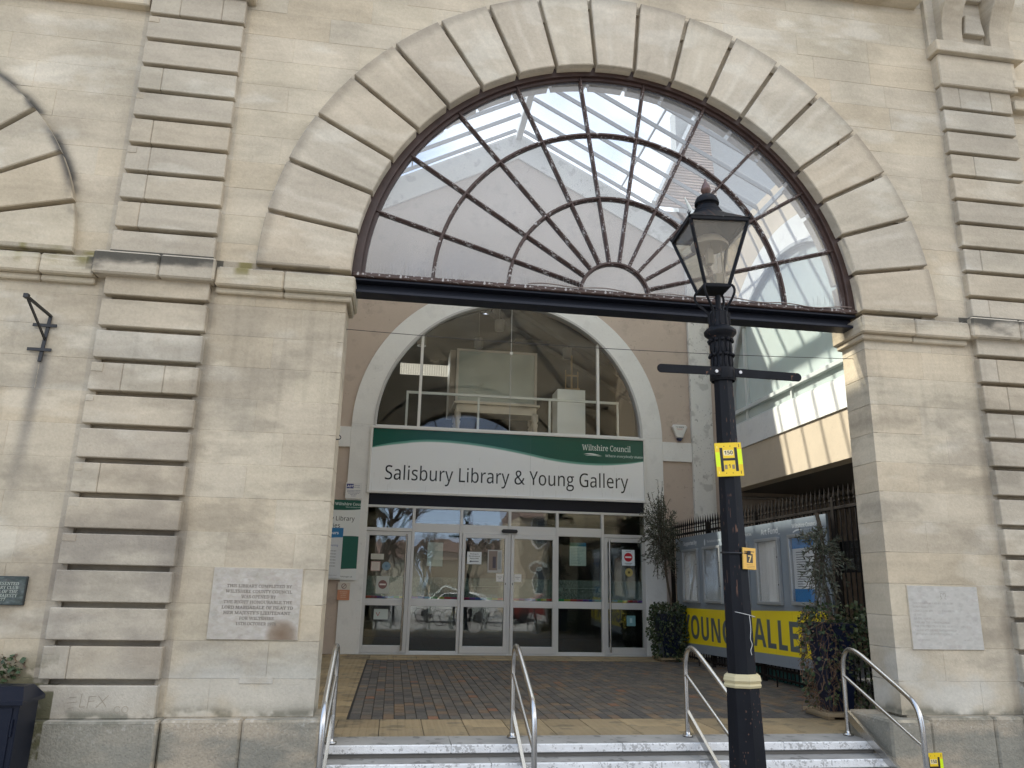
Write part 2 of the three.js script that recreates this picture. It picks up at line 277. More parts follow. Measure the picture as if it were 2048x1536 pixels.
// ---------------------------------------------------------------- the stone front
const facade = thing('stone_facade', 'classical limestone front with banded pilasters and a great round arch around the glazed entrance', 'building', V(0, -0.42, 0));
const R3 = rng(31);
const pick = () => M.stone[Math.floor(R3() * M.stone.length)];
{
  // core of the wall, its joints show as mortar
  const s = new THREE.Shape();
  s.moveTo(-12, -0.42); s.lineTo(-2.75, -0.42); s.lineTo(-2.75, ACY); s.lineTo(ACX - 3.5, ACY); s.absarc(ACX, ACY, 3.5, Math.PI, 0, true); s.lineTo(2.81, ACY); s.lineTo(2.81, -0.42); s.lineTo(12, -0.42); s.lineTo(12, 12.4); s.lineTo(-12, 12.4); s.closePath();
  const hole = new THREE.Path(); hole.moveTo(BCX - BRO + 0.1, BCY); hole.absarc(BCX, BCY, BRO - 0.1, Math.PI, 0, true); hole.closePath(); s.holes.push(hole);
  for (const [a, b] of [[-4.835, -4.005], [4.095, 4.92]]) { const q = new THREE.Path(); q.moveTo(a, 0.2); q.lineTo(a, 7.4); q.lineTo(b, 7.4); q.lineTo(b, 0.2); q.closePath(); s.holes.push(q); }
  const wall = part(facade, 'wall', extr(s, -0.5, -0.0825), M.mortar);
  part(facade, 'parapet', merge([bx(-12, 12, 12.15, 12.4, -0.6, 0.12, 0.02), bx(-12, 12, 11.7, 11.85, -0.5, 0.04, 0.02)]), M.stone[0]);
  // ashlar, one mesh a stone
  const G = 0.0014;
  const stone = (x0, x1, y0, y1, z0 = -0.16) => { if (x1 - x0 < 0.05) return; const zf = -0.08 + (R3() - 0.5) * 0.003; part(wall, 'stone', bx(x0 + G, x1 - G, y0 + G, y1 - G, z0, zf, 0.002), pick()); };
  const run = (x0, x1, y0, y1, jl, jr, k) => {
    const xs = [x0]; let x = x0 + (k % 2 ? 0.42 : 0.72) + R3() * 0.25;
    while (x < x1 - 0.28) { xs.push(x); x += 0.55 + R3() * 0.42; }
    xs.push(x1);
    for (let i = 0; i < xs.length - 1; i++) stone(xs[i], xs[i + 1], y0, y1, (jl && i === 0) || (jr && i === xs.length - 2) ? -0.5 : -0.16);
  };
  for (let k = 0; k < 13; k++) {
    const y0 = 0.246 + 0.3035 * k, y1 = k === 12 ? 4.06 : y0 + 0.3035;
    run(-6.7, -4.83, y0, y1, 0, 0, k); run(-4.0, -2.69, y0, y1, 0, 1, k + 1); run(2.76, 4.09, y0, y1, 1, 0, k); run(4.92, 6.0, y0, y1, 0, 0, k + 1);
  }
  for (let k = 0; k < 15; k++) {
    const y0 = 4.225 + 0.298 * k, y1 = y0 + 0.298, ym = (y0 + y1) / 2 - ACY;
    const xb = (BRO - 0.16) ** 2 - ym * ym; const lx = xb > 0 ? BCX + Math.sqrt(xb) : -7.4;
    run(lx, -4.83, y0, y1, 0, 0, k);
    const q = 3.45 ** 2 - ym * ym;
    if (q > 0.09) { const w = Math.sqrt(q); run(-4.0, ACX - w, y0, y1, 0, 0, k + 1); run(ACX + w, 4.09, y0, y1, 0, 0, k); } else run(-4.0, 4.09, y0, y1, 0, 0, k);
    run(4.92, 6.2, y0, y1, 0, 0, k + 1);
  }
  // the great arch
  const ring = part(facade, 'arch', extr(sector(ACX, ACY, RI + 0.065, RO - 0.05, 0, Math.PI, 60), -0.49, -0.115), M.core);
  const vous = (parent, cx, cy, r0, r1, n, k, z0, zf) => {
    const a0 = Math.PI * (1 - (k + 1) / n), a1 = Math.PI * (1 - k / n), p = [], gI = 0.024;
    for (let i = 0; i <= 5; i++) p.push([r0, lerp(a0 + gI / r0, a1 - gI / r0, i / 5)]);
    for (let i = 5; i >= 0; i--) p.push([r1, lerp(a0 + gI / r1, a1 - gI / r1, i / 5)]);
    part(parent, 'voussoir', extr(poly(p.map(([r, a]) => [cx + r * Math.cos(a), cy + r * Math.sin(a)])), z0, zf, 0.009), pick());
  };
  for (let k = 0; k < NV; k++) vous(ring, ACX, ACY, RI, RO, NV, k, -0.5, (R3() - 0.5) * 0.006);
  const ring2 = part(facade, 'arch', extr(sector(BCX, BCY, BRI + 0.06, BRO - 0.05, 0, Math.PI, 40), -0.49, -0.15), M.core);
  for (let k = 0; k < NB; k++) if (k > 3) vous(ring2, BCX, BCY, BRI, BRO, NB, k, -0.5, (R3() - 0.5) * 0.006);
  const w2 = part(facade, 'window_frame', merge([extr(sector(BCX, BCY, BRI - 0.06, BRI + 0.04, 0, Math.PI, 30), -0.26, -0.16), ...[30, 60, 90, 120, 150].map((d) => bar(V(BCX, BCY, -0.2), V(BCX + BRI * Math.cos(d * Math.PI / 180), BCY + BRI * Math.sin(d * Math.PI / 180), -0.2), 0.03, 0.05))]), M.brownPaint);
  part(w2, 'pane', extr(sector(BCX, BCY, 0.01, BRI, 0, Math.PI, 30), -0.203, -0.199), M.glass);
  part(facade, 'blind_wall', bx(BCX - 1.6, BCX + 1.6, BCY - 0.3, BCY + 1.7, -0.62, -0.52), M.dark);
  // banded pilasters
  for (const [x0, x1] of [[-4.885, -3.955], [4.045, 4.97]]) {
    const L = x0 < 0;
    const pil = part(facade, 'pilaster', bx(x0 + 0.02, x1 - 0.02, 0.246, 7.3, -0.49, -0.125, 0.002), M.core);
    const block = (y0, y1) => {
      const cut = R3(), xs = cut < 0.6 ? [x0, x1] : cut < 0.88 ? [x0, x0 + 0.18 + R3() * 0.12, x1] : [x0, x0 + 0.2 + R3() * 0.1, x1 - 0.22 - R3() * 0.1, x1];
      for (let i = 0; i < xs.length - 1; i++) part(pil, 'block', bx(xs[i] + (i ? 0.0008 : 0), xs[i + 1] - (i < xs.length - 2 ? 0.0008 : 0), y0, y1, -0.3, (R3() - 0.5) * 0.006, 0.007), pick());
    };
    for (let k = 0; k < 12; k++) block(0.246 + 0.3035 * k, 0.246 + 0.3035 * k + 0.2555);
    block(3.888, 4.07); block(4.29, 4.529);
    for (let k = 0; k < 8; k++) block(4.576 + 0.2995 * k, 4.576 + 0.2995 * k + 0.254);
    block(6.969, 7.245);
    // capital
    const cap = part(facade, 'capital', merge([bx(x0 - 0.02, x1 + 0.085, 7.245, 7.66, -0.3, 0.045, 0.012), bx(x0 - 0.07, x1 + 0.175, 7.66, 7.81, -0.3, 0.11, 0.008)]), M.stone[2]);
    part(facade, 'frieze', bx(x0 - 0.06, x1 + 0.14, 7.81, 9.4, -0.3, -0.02, 0.004), M.stone[0]);
    for (const [a, b] of [[x0 + 0.06, x0 + 0.33], [x0 + 0.70, x0 + 0.97]]) {
      const sh = new THREE.Shape(); sh.moveTo(-0.05, 7.81); sh.lineTo(0.075, 7.81); sh.lineTo(0.075, 7.86); sh.bezierCurveTo(0.07, 8.05, 0.10, 8.18, 0.19, 8.30); sh.bezierCurveTo(0.27, 8.40, 0.30, 8.52, 0.27, 8.66); sh.bezierCurveTo(0.30, 8.80, 0.42, 8.92, 0.44, 9.05); sh.lineTo(-0.05, 9.05); sh.closePath();
      const g = extr(sh, -b, -a, 0.006); g.applyMatrix4(new THREE.Matrix4().makeBasis(V(0, 0, 1), V(0, 1, 0), V(-1, 0, 0))); g.computeVertexNormals(); boxUV(g);
      part(facade, 'bracket', g, M.stone[5]);
    }
    part(facade, 'panel', extr(poly([[x0 + 0.38, 7.99], [x0 + 0.66, 7.99], [x0 + 0.62, 8.26], [x0 + 0.42, 8.26]]), -0.05, 0.06, 0.01), M.stone[6]); part(facade, 'panel', bx(x0 + 0.34, x0 + 0.69, 8.5, 8.62, -0.05, 0.05, 0.01), M.stone[6]);
    // impost block that breaks forward over the pilaster
    part(facade, 'impost_block', merge([bx(x0 - 0.1, x0 + 0.48, 4.06, 4.285, -0.3, 0.09, 0.018), bx(x0 + 0.483, x1 + 0.045, 4.06, 4.285, -0.3, 0.09, 0.018)]), M.stone[1]);
    part(facade, 'plinth', bx(x0 - 0.1, x1 + 0.06, -0.42, 0.246, -0.3, 0.115, 0.014), M.stoneRough);
  }
  // string course at the springing, returned into the arch
  for (const [x0, x1, jamb] of [[-7.2, -6.35], [-6.35, -5.45], [-5.45, -4.98], [-3.91, -3.28], [-3.28, -2.615, 1], [2.685, 3.3, 1], [3.3, 3.95], [5.02, 6.2]]) part(facade, 'string_course', merge([bx(x0 + 0.0015, x1 - 0.0015, 4.04, 4.225, jamb ? -0.56 : -0.3, 0.05, 0.016), bx(x0 + (jamb && x0 > 0 ? 0.03 : 0.002), x1 - (jamb && x0 < 0 ? 0.03 : 0.002), 3.985, 4.043, jamb ? -0.53 : -0.3, -0.02, 0.012)]), pick());
  // mouldings high up
  for (const [x0, x1] of [[-7.2, -4.9], [5.0, 6.4]]) part(facade, 'moulding', merge([bx(x0, x1, 7.03, 7.16, -0.3, 0.02, 0.012), bx(x0, x1, 7.30, 7.42, -0.3, 0.06, 0.012)]), M.stone[2]);
  part(facade, 'moulding', merge([bx(-3.9, 3.9, 8.36, 8.46, -0.3, 0.10, 0.015), bx(-3.9, 3.9, 8.46, 8.6, -0.3, 0.16, 0.015)]), M.stone[2]);
  // plinth courses
  for (const [x0, x1, z0] of [[-7.2, -6.1], [-6.1, -4.99], [-3.89, -3.25], [-3.25, -2.62, -0.55], [2.53, 2.95, -0.62], [2.95, 3.62], [3.62, 3.94], [5.035, 6.3]]) part(facade, 'plinth', bx(x0 + 0.002, x1 - 0.002, -0.42, x0 === 2.53 ? 0.225 : 0.246, z0 ?? -0.3, x0 === 2.53 ? 0.075 : 0.055, 0.02), M.stoneRough);
  for (const [x0, x1] of [[-12, -7.2], [6.3, 12]]) part(facade, 'plinth', bx(x0, x1, -0.42, 0.24, -0.3, 0.05, 0.02), M.stoneRough);
  // small squares let into the blocks, and scratched letters on the lowest block
  for (let k = 0; k < 13; k++) { if (R3() < 0.35) continue; const y1 = 0.246 + 0.3035 * k + 0.2555, w = 0.05 + R3() * 0.06, h = 0.035 + R3() * 0.04, l = R3() < 0.75; part(facade, 'stone_patch', bx(l ? -4.878 : -3.962 - w, l ? -4.878 + w : -3.962, y1 - h - 0.012, y1 - 0.012, -0.05, 0.0045, 0.0015), M.stone[Math.floor(R3() * 8)]); }
  for (let k = 0; k < 8; k++) { if (R3() < 0.5) continue; const y1 = 4.576 + 0.2995 * k + 0.248, w = 0.05 + R3() * 0.05; part(facade, 'stone_patch', bx(-4.878, -4.878 + w, y1 - 0.07, y1 - 0.012, -0.05, 0.0045, 0.0015), M.stone[Math.floor(R3() * 8)]); }
  part(facade, 'scratched_letters', quad(V(-4.72, 0.275, 0.0062), V(-4.10, 0.275, 0.0062), V(-4.10, 0.47, 0.0062), V(-4.72, 0.47, 0.0062)), new THREE.MeshStandardMaterial({ transparent: true, roughness: 0.9, map: canvasTex(620, 195, (c, w, h) => { c.clearRect(0, 0, w, h); c.strokeStyle = '#958b7a'; c.lineWidth = 3; c.lineCap = 'round'; for (const [a, b, d, e] of [[95, 60, 150, 55], [90, 100, 160, 92], [100, 140, 140, 135], [190, 30, 185, 130], [185, 130, 225, 128], [250, 50, 242, 135], [250, 52, 300, 48], [247, 88, 290, 84], [318, 45, 385, 125], [395, 42, 310, 135]]) { c.beginPath(); c.moveTo(a, b); c.lineTo(d, e); c.stroke(); } c.strokeStyle = '#a49a88'; c.beginPath(); c.arc(475, 150, 24, 0.6, 5.7); c.stroke(); c.beginPath(); c.arc(535, 150, 24, 0, 6.3); c.stroke(); }) }));
  part(facade, 'stone_plug', bx(-3.33, -3.05, 0.51, 0.565, -0.1, -0.074, 0.003), M.stone[3]);
}
// ---------------------------------------------------------------- fanlight and its steel lintel
{
  const cx = 0.04, cy = 4.31, z = -0.2, RF = 2.63;
  const P = (r, a, zz = z) => V(cx + r * Math.cos(a), cy + r * Math.sin(a), zz);
  const fan = part(facade, 'fanlight', merge([extr(sector(cx, cy, 2.62, 2.73, 0, Math.PI, 72), -0.27, -0.13, 0.004), extr(sector(cx, cy, 2.585, 2.63, 0.005, Math.PI - 0.005, 72), -0.235, -0.17)]), M.brownFrame);
  const A = Array.from({ length: 12 }, (_, i) => (Math.PI * i) / 11);
  for (let i = 1; i < 11; i++) part(fan, 'glazing_bar', merge([bar(P(0.36, A[i]), P(RF, A[i]), 0.034, 0.06), bar(P(0.36, A[i], z + 0.03), P(RF, A[i], z + 0.03), 0.016, 0.03)]), M.brownPaint);
  for (const r of [1.905, 1.13, 0.37]) part(fan, 'glazing_bar', merge([extr(sector(cx, cy, r - 0.018, r + 0.018, 0, Math.PI, 48), z - 0.028, z + 0.028), extr(sector(cx, cy, r - 0.009, r + 0.009, 0, Math.PI, 48), z + 0.028, z + 0.046)]), M.brownPaint);
  const rr = [0.38, 1.12, 1.895, 2.6];
  for (let k = 0; k < 3; k++) for (let i = 0; i < 11; i++) part(fan, 'pane', extr(sector(cx, cy, rr[k], rr[k + 1], A[i] + 0.006, A[i + 1] - 0.006, 6), z - 0.004, z + 0.001), M.fanGlass);
  part(fan, 'pane', extr(sector(cx, cy, 0.005, 0.36, 0, Math.PI, 20), z - 0.004, z + 0.001), M.fanGlass);
  const beam = part(facade, 'lintel', merge([bx(-2.66, 2.73, 4.135, 4.165, -0.33, -0.13), bx(-2.66, 2.73, 4.165, 4.26, -0.27, -0.235), bx(-2.66, 2.73, 4.26, 4.285, -0.33, -0.13)]), M.navy);
  part(beam, 'sill', bx(-2.66, 2.73, 4.287, 4.335, -0.31, -0.095, 0.01), M.brownPaint);
  const r = rng(5), sp = [];
  for (const [a, b] of [[-2.5, -1.55], [-0.95, -0.32], [0.55, 0.95], [2.25, 2.62]]) for (let x = a; x < b; x += 0.035) sp.push(rod(V(x, 4.33, -0.12), V(x + (r() - 0.5) * 0.03 + (r() > 0.85 ? 0.05 : 0), 4.33 + 0.10 + r() * 0.045, -0.12 + (r() - 0.5) * 0.05), 0.0014, 4));
  part(beam, 'bird_spikes', merge(sp), std([0.25, 0.24, 0.22], { metalness: 0.6, roughness: 0.4 }), 'stuff');
  const wp = []; for (let i = 0; i <= 26; i++) wp.push(V(lerp(-0.9, 2.66, i / 26), 4.34 + 0.012 * Math.sin(i * 1.3) + 0.01 * Math.sin(i * 0.5), -0.085));
  part(beam, 'cable', tube(wp, 0.006, 6), std([0.16, 0.12, 0.1]));
  single('security_light', 'small white floodlight with a pointed arm fixed to the fanlight bars behind the street lamp', 'light fitting', merge([
    (() => { const g = clean(new THREE.SphereGeometry(0.07, 16, 10)); g.scale(1.25, 0.8, 0.8); g.rotateZ(0.5); g.translate(0.91, 5.29, -0.11); return g; })(),
    rod(V(0.90, 5.30, -0.1), V(0.80, 5.47, -0.06), 0.028, 8, 0.008), rod(V(0.95, 5.23, -0.12), V(1.0, 5.17, -0.18), 0.02, 8)]), std([0.6, 0.62, 0.58], { roughness: 0.4 }));
}
// ---------------------------------------------------------------- ground, steps, paved landing
struct('street', (() => { const g = bx(-120, 120, -0.62, -0.42, 0.42, 160, 0); return g; })(), M.asphalt);
struct('ground', bx(-120, 120, -0.64, -0.43, -120, 0.42, 0), M.asphalt);
{
  const base = struct('landing', bx(-4.65, 5.4, -0.42, -0.012, -9.3, -0.30, 0), std([0.03, 0.028, 0.026], { roughness: 0.95 }));
  const st = thing('stone_steps', 'low grey stone steps with worn white painted nosings below the entrance', 'steps', V(0, -0.42, 0));
  const X = [[-2.60, 2.515], [-2.62, 2.60], [-2.62, 2.66], [-2.62, 2.66]];
  for (let k = 0; k < 4; k++) {
    const y = -0.105 * k, zn = -0.18 + 0.235 * k, zb = k ? zn - 0.28 : -0.60;
    const [x0, x1] = X[k];
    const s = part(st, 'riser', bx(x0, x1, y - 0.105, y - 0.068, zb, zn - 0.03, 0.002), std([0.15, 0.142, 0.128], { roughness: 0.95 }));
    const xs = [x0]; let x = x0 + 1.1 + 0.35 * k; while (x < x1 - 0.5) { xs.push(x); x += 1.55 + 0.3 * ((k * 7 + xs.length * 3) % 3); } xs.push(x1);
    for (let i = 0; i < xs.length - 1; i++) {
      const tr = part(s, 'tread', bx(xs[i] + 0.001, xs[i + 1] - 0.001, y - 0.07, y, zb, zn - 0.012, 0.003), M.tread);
      part(s, 'nosing', bx(xs[i] + 0.001, xs[i + 1] - 0.001, y - 0.068, y + 0.0015, zn - 0.030, zn, 0.014), M.paint);
    }
  }
  // buff corduroy slabs
  const slabMap = dataTex(512, 512, (u, v) => { const n = tfbm(u, v, 5, 5), m = ss(0.56, 0.72, tfbm(u + 0.6, v + 0.2, 9, 4)); const b = 1 + (n - 0.5) * 0.45; return [lerp(0.33 * b, 0.15, m * 0.6), lerp(0.25 * b, 0.125, m * 0.6), lerp(0.14 * b, 0.08, m * 0.6)]; }, 1.7, 1.7);
  const dots = dataTex(256, 256, (u, v) => { const a = (u * 6) % 1 - 0.5, b = (v * 6) % 1 - 0.5; return ss(0.34, 0.2, Math.hypot(a, b)); }, 0.44, 0.44, false);
  const slabM = [[1, 1, 1], [0.82, 0.83, 0.84], [0.92, 0.9, 0.86], [0.72, 0.72, 0.72]].map((c) => std(c, { map: slabMap, bumpMap: dots, bumpScale: 0.007, roughness: 0.85 }));
  const flatM = [[0.95, 0.95, 0.95], [0.8, 0.82, 0.85]].map((c) => std(c, { map: slabMap, roughness: 0.85 }));
  const r = rng(77);
  const slab = (x0, x1, z0, z1, m) => part(base, 'slab', bx(x0 + 0.003, x1 - 0.003, -0.03, (r() - 0.5) * 0.003, z0 + 0.003, z1 - 0.003, 0.003), m);
  for (let j = 0; j < 2; j++) for (let i = -4; i < 15; i++) { const x0 = -2.98 + 0.42 * i; slab(x0, x0 + 0.42, -1.52 + j * 0.46, -1.06 + j * 0.46, slabM[Math.floor(r() * 4)]); }
  for (let i = 0; i < 15; i++) for (let j = -3; j < 2; j++) slab(-3.36 + 0.44 * j, -2.92 + 0.44 * j, -1.96 - 0.44 * i, -1.52 - 0.44 * i, slabM[Math.floor(r() * 4)]);
  for (let i = -1; i < 19; i++) slab(-4.2 + 0.44 * i, -3.76 + 0.44 * i, -8.95, -8.07, slabM[Math.floor(r() * 4)]);
  for (let i = 0; i < 36; i++) slab(-3.5 + 0.21 * i, -3.29 + 0.21 * i, -9.06, -8.95, flatM[1]);
  // dark brick paving
  const brickMap = dataTex(512, 512, (u, v) => { const n = tfbm(u, v, 12, 5), g = tfbm(u + 0.5, v, 80, 2); return [0.8 + 0.5 * (n - 0.5) + 0.4 * (g - 0.5)].concat([0, 0]).map(() => Math.min(1, 0.8 + 0.5 * (n - 0.5) + 0.4 * (g - 0.5))); }, 0.9, 0.9);
  const tones = [[0.092, 0.089, 0.087], [0.112, 0.106, 0.101], [0.075, 0.073, 0.074], [0.135, 0.120, 0.106], [0.128, 0.103, 0.084], [0.165, 0.115, 0.078], [0.215, 0.11, 0.066], [0.185, 0.135, 0.09]];
  const bm = tones.map((q) => [q[0] * 1.06, q[1], q[2] * 0.9]).map((c) => std(c, { map: brickMap, roughness: 0.78, color: new THREE.Color().setRGB(...c) }));
  const tone = () => { const q = r(); return q < 0.26 ? 0 : q < 0.46 ? 1 : q < 0.62 ? 2 : q < 0.78 ? 3 : q < 0.905 ? 4 : q < 0.955 ? 5 : q < 0.972 ? 6 : 7; };
  const W = 0.1165, L = 0.2, rest = tones.map(() => []);
  let n = 0;
  for (let row = 0; row < 34; row++) for (let c = 0; c < 56; c++) {
    const x0 = -2.46 + W * c, off = ((c * 37) % 5) * 0.04, z1 = -1.525 - L * row + (row ? off - 0.16 : 0), z0 = -1.525 - L * (row + 1) + off - 0.16;
    if (z0 < -8.06) continue;
    const k = tone(), h = (r() - 0.5) * 0.004;
    const g = bx(x0 + 0.003, x0 + W - 0.003, -0.03, h, z0 + 0.003, z1 - 0.003, 0.004);
    if (row < 6 && c < 50 && n < 298) { part(base, 'brick', g, bm[k]); n++; } else rest[k].push(g);
  }
  const far = part(base, 'brick_paving', merge(rest[0]), bm[0], 'stuff');
  for (let k = 1; k < rest.length; k++) if (rest[k].length) part(base, 'brick_paving', merge(rest[k]), bm[k], 'stuff');
}
// ---------------------------------------------------------------- library front at the back of the covered yard
const IZ = -9.1;
const front = thing('library_building', 'beige gabled library wall with a white arch surround and an automatic glass door screen', 'building', V(0.3, 0, IZ));
const ICX = 0.27, ICY = 4.6, IR = 2.95;
{
  const gy = (x) => 11.92 - 0.53 * Math.abs(x - 0.3);
  const s = new THREE.Shape();
  s.moveTo(-4.65, 0); s.lineTo(ICX - IR, 0); s.lineTo(ICX - IR, ICY); s.absarc(ICX, ICY, IR, Math.PI, 0, true); s.lineTo(ICX + IR, 0); s.lineTo(5.2, 0); s.lineTo(5.2, gy(5.2)); s.lineTo(0.3, gy(0.3)); s.lineTo(-4.65, gy(-4.65)); s.closePath();
  part(front, 'wall', extr(s, IZ - 0.3, IZ), M.beige);
  part(front, 'gable_coping', extr(poly([[-4.64, gy(-4.64) - 0.66], [0.3, gy(0.3) - 0.66], [5.19, gy(5.19) - 0.66], [5.19, gy(5.19) + 0.03], [0.3, gy(0.3) + 0.03], [-4.64, gy(-4.64) + 0.03]]), IZ + 0.002, IZ + 0.05, 0.008), M.whiteDirty);
  part(front, 'arch_surround', extr(sector(ICX, ICY, IR, IR + 0.46, 0, Math.PI, 64), IZ + 0.002, IZ + 0.035, 0.006), M.white);
  part(front, 'arch_trim', extr(sector(ICX, ICY, IR - 0.05, IR + 0.004, 0, Math.PI, 64), IZ - 0.12, IZ + 0.055, 0.006), std([0.5, 0.5, 0.49], { roughness: 0.5 }));
  for (const [x0, x1] of [[ICX - IR - 0.46, ICX - IR], [ICX + IR, ICX + IR + 0.46]]) part(front, 'jamb', bx(x0, x1, 0, ICY, IZ + 0.002, IZ + 0.035), M.white);
  part(front, 'impost_band', bx(-4.3, ICX - IR - 0.462, 4.11, 4.54, IZ + 0.002, IZ + 0.034), M.white);
  part(front, 'impost_band', bx(ICX + IR + 0.462, 4.36, 4.11, 4.54, IZ + 0.002, IZ + 0.034), M.white);
  part(front, 'pilaster', bx(4.362, 4.80, 0, gy(4.6) - 0.62, IZ + 0.002, IZ + 0.09), M.whiteDirty);
  part(front, 'pilaster', bx(4.802, 4.88, 0, gy(4.6) - 0.62, IZ + 0.002, IZ + 0.05), M.whiteDirty);
  part(front, 'pilaster', bx(-4.62, -4.30, 0, 9.3, IZ + 0.002, IZ + 0.09), M.whiteDirty);
  // arched gallery window
  const zz = IZ - 0.06, top = (x) => ICY + Math.sqrt(Math.max(0, (IR - 0.05) ** 2 - (x - ICX) ** 2));
  const win = part(front, 'gallery_window', merge([bx(-2.68, 3.22, 4.575, 4.63, IZ - 0.09, IZ - 0.02)]), M.aluWhite);
  for (const x of [-1.74, 2.23]) part(win, 'mullion', bx(x - 0.03, x + 0.03, 4.63, top(x), IZ - 0.1, IZ - 0.02), M.aluWhite);
  part(win, 'mullion', bx(0.235, 0.247, 4.63, top(0.24), IZ - 0.075, IZ - 0.05), std([0.45, 0.46, 0.45]));
  part(win, 'fitting', merge([(() => { const g = clean(new THREE.CylinderGeometry(0.035, 0.035, 0.03, 14)); g.rotateX(Math.PI / 2); g.translate(0.241, 6.40, IZ - 0.045); return g; })()]), M.aluWhite);
  for (const [a, b] of [[-2.66, -1.77], [-1.71, 0.235], [0.247, 2.2], [2.26, 3.2]]) { const p = [[a, 4.62]]; p.push([b, 4.62]); for (let i = 0; i <= 20; i++) { const x = lerp(b, a, i / 20); p.push([x, Math.max(4.621, top(x) - 0.005)]); } part(win, 'pane', extr(poly(p), zz - 0.004, zz + 0.004), M.galleryGlass); }
  // dark fascia strip between the sign and the doors
  part(front, 'door_header', bx(-2.72, 3.27, 2.93, 3.17, IZ - 0.12, IZ + 0.012), M.navy);
  part(front, 'sign_backing', bx(-2.68, 3.22, 3.17, 4.575, IZ - 0.12, IZ - 0.03), M.dark);
}
// door screen
{
  const mx = [-2.72, -1.73, -0.74, 0.28, 1.30, 2.29, 3.26], zf = IZ + 0.03, zb = IZ - 0.07, zg = IZ - 0.02;
  const sc = part(front, 'door_screen', merge([bx(mx[0], mx[6], 2.88, 2.93, zb, zf), bx(mx[0] - 0.02, mx[6] + 0.02, 0.0, 0.022, zb - 0.02, zf + 0.04)]), M.alu);
  for (const x of mx) part(sc, 'mullion', bx(x - 0.03, x + 0.03, 0.022, 2.88, zb, zf), M.alu);
  const pane = (p, x0, x1, y0, y1, dz = 0, m = M.doorGlass) => part(p, 'pane', bx(x0, x1, y0, y1, zg - 0.003 + dz, zg + 0.003 + dz, 0), m);
  for (let i = 0; i < 6; i++) {
    const a = mx[i] + 0.03, b = mx[i + 1] - 0.03, side = i === 0 || i === 5;
    pane(sc, a, b, side ? 2.47 : 2.58, 2.88);
    part(sc, 'transom', bx(a, b, side ? 2.40 : 2.40, side ? 2.47 : 2.58, zb, side ? zf : zf - 0.012), M.alu);
    const sl = i === 2 || i === 3, fixed = i === 1 || i === 4;
    if (fixed) { const fs = part(sc, 'side_light', bx(a, b, 0.93, 1.07, zb + 0.01, zf - 0.01), M.alu); part(fs, 'bottom_rail', bx(a, b, 0.022, 0.07, zb + 0.01, zf - 0.01), M.alu); pane(fs, a, b, 1.07, 2.40); pane(fs, a, b, 0.07, 0.93); continue; }
    const dz = sl ? 0.035 : 0, s = sl ? 0.07 : 0.075, st = [bx(a + 0.004, a + s, 0.03, 2.395, zb + dz, zf - 0.006 + dz), bx(b - s, b - 0.004, 0.03, 2.395, zb + dz, zf - 0.006 + dz), bx(a + s, b - s, 2.31, 2.395, zb + dz, zf - 0.006 + dz), bx(a + s, b - s, 0.93, 1.06, zb + dz, zf - 0.006 + dz), bx(a + s, b - s, 0.03, 0.17, zb + dz, zf - 0.006 + dz)];
    const dr = part(sc, 'door', merge(st), M.alu);
    pane(dr, a + s, b - s, 1.06, 2.31, dz); pane(dr, a + s, b - s, 0.17, 0.93, dz);
    if (side) { const hx = i ? a + 0.10 : b - 0.10, hz = zf + 0.07; part(dr, 'handle', merge([rod(V(hx, 0.08, hz), V(hx, 2.34, hz), 0.02, 12), rod(V(hx, 0.14, hz), V(hx, 0.14, zf), 0.012, 8), rod(V(hx, 2.28, hz), V(hx, 2.28, zf), 0.012, 8)]), M.steel); }
    if (!side) part(dr, 'lock', bx(i === 2 ? b - 0.05 : a + 0.035, i === 2 ? b - 0.035 : a + 0.05, 1.38, 1.42, zf + dz - 0.01, zf + dz + 0.002, 0.001), M.dark);
  }
  const sen = extr((() => { const s = new THREE.Shape(); s.absarc(0.145, 2.47, 0.038, Math.PI / 2, Math.PI * 1.5); s.absarc(0.405, 2.47, 0.038, -Math.PI / 2, Math.PI / 2); s.closePath(); return s; })(), zf - 0.012, zf + 0.055, 0.012);
  single('door_sensor', 'black oval motion sensor above the automatic sliding doors', 'sensor', sen, M.black);
  // words printed on the door glass
  const words = (seed, text) => canvasTex(512, 256, (c, w, h) => {
    c.clearRect(0, 0, w, h); const r = rng(seed); c.fillStyle = 'rgba(225,235,230,0.32)'; c.fillRect(0, 0, w, h - 26);
    c.fillStyle = 'rgba(30,38,36,0.62)'; 
    for (let y = 5; y < h - 34; y += 15) { if (text && y > 88 && y < 140) continue; let x = -r() * 30; while (x < w) { const q = 12 + r() * 44; c.fillRect(x, y, q, 8); x += q + 7; } }
    c.fillStyle = 'rgba(10,14,14,0.85)'; c.font = 'bold 58px sans-serif'; if (text) c.fillText(text, 60, 134);
    const cols = ['#c8352b', '#a52a5c', '#6a3390', '#2a54a8', '#1f8fc0', '#2a9a4c', '#b8a92a']; const q = Math.floor(r() * 7);
    for (let i = 0; i < 7; i++) { c.fillStyle = cols[(i + q) % 7]; c.globalAlpha = 0.85; c.fillRect((i * w) / 7, h - 26, w / 7 + 1, 26); c.globalAlpha = 1; }
  });
  const names = ['', '', 'be entertained', '', 'be entertained', ''];
  for (let i = 0; i < 6; i++) {
    const s = i === 1 || i === 4 ? 0 : 0.075, a = mx[i] + 0.03 + s, b = mx[i + 1] - 0.03 - s, z = zg + (i === 2 || i === 3 ? 0.035 : 0) - 0.006;
    part(sc, 'film', quad(V(a, 1.075, z), V(b, 1.075, z), V(b, 1.5, z), V(a, 1.5, z)), new THREE.MeshStandardMaterial({ map: words(100 + i, names[i]), transparent: true, roughness: 0.6, side: THREE.DoubleSide }));
  }
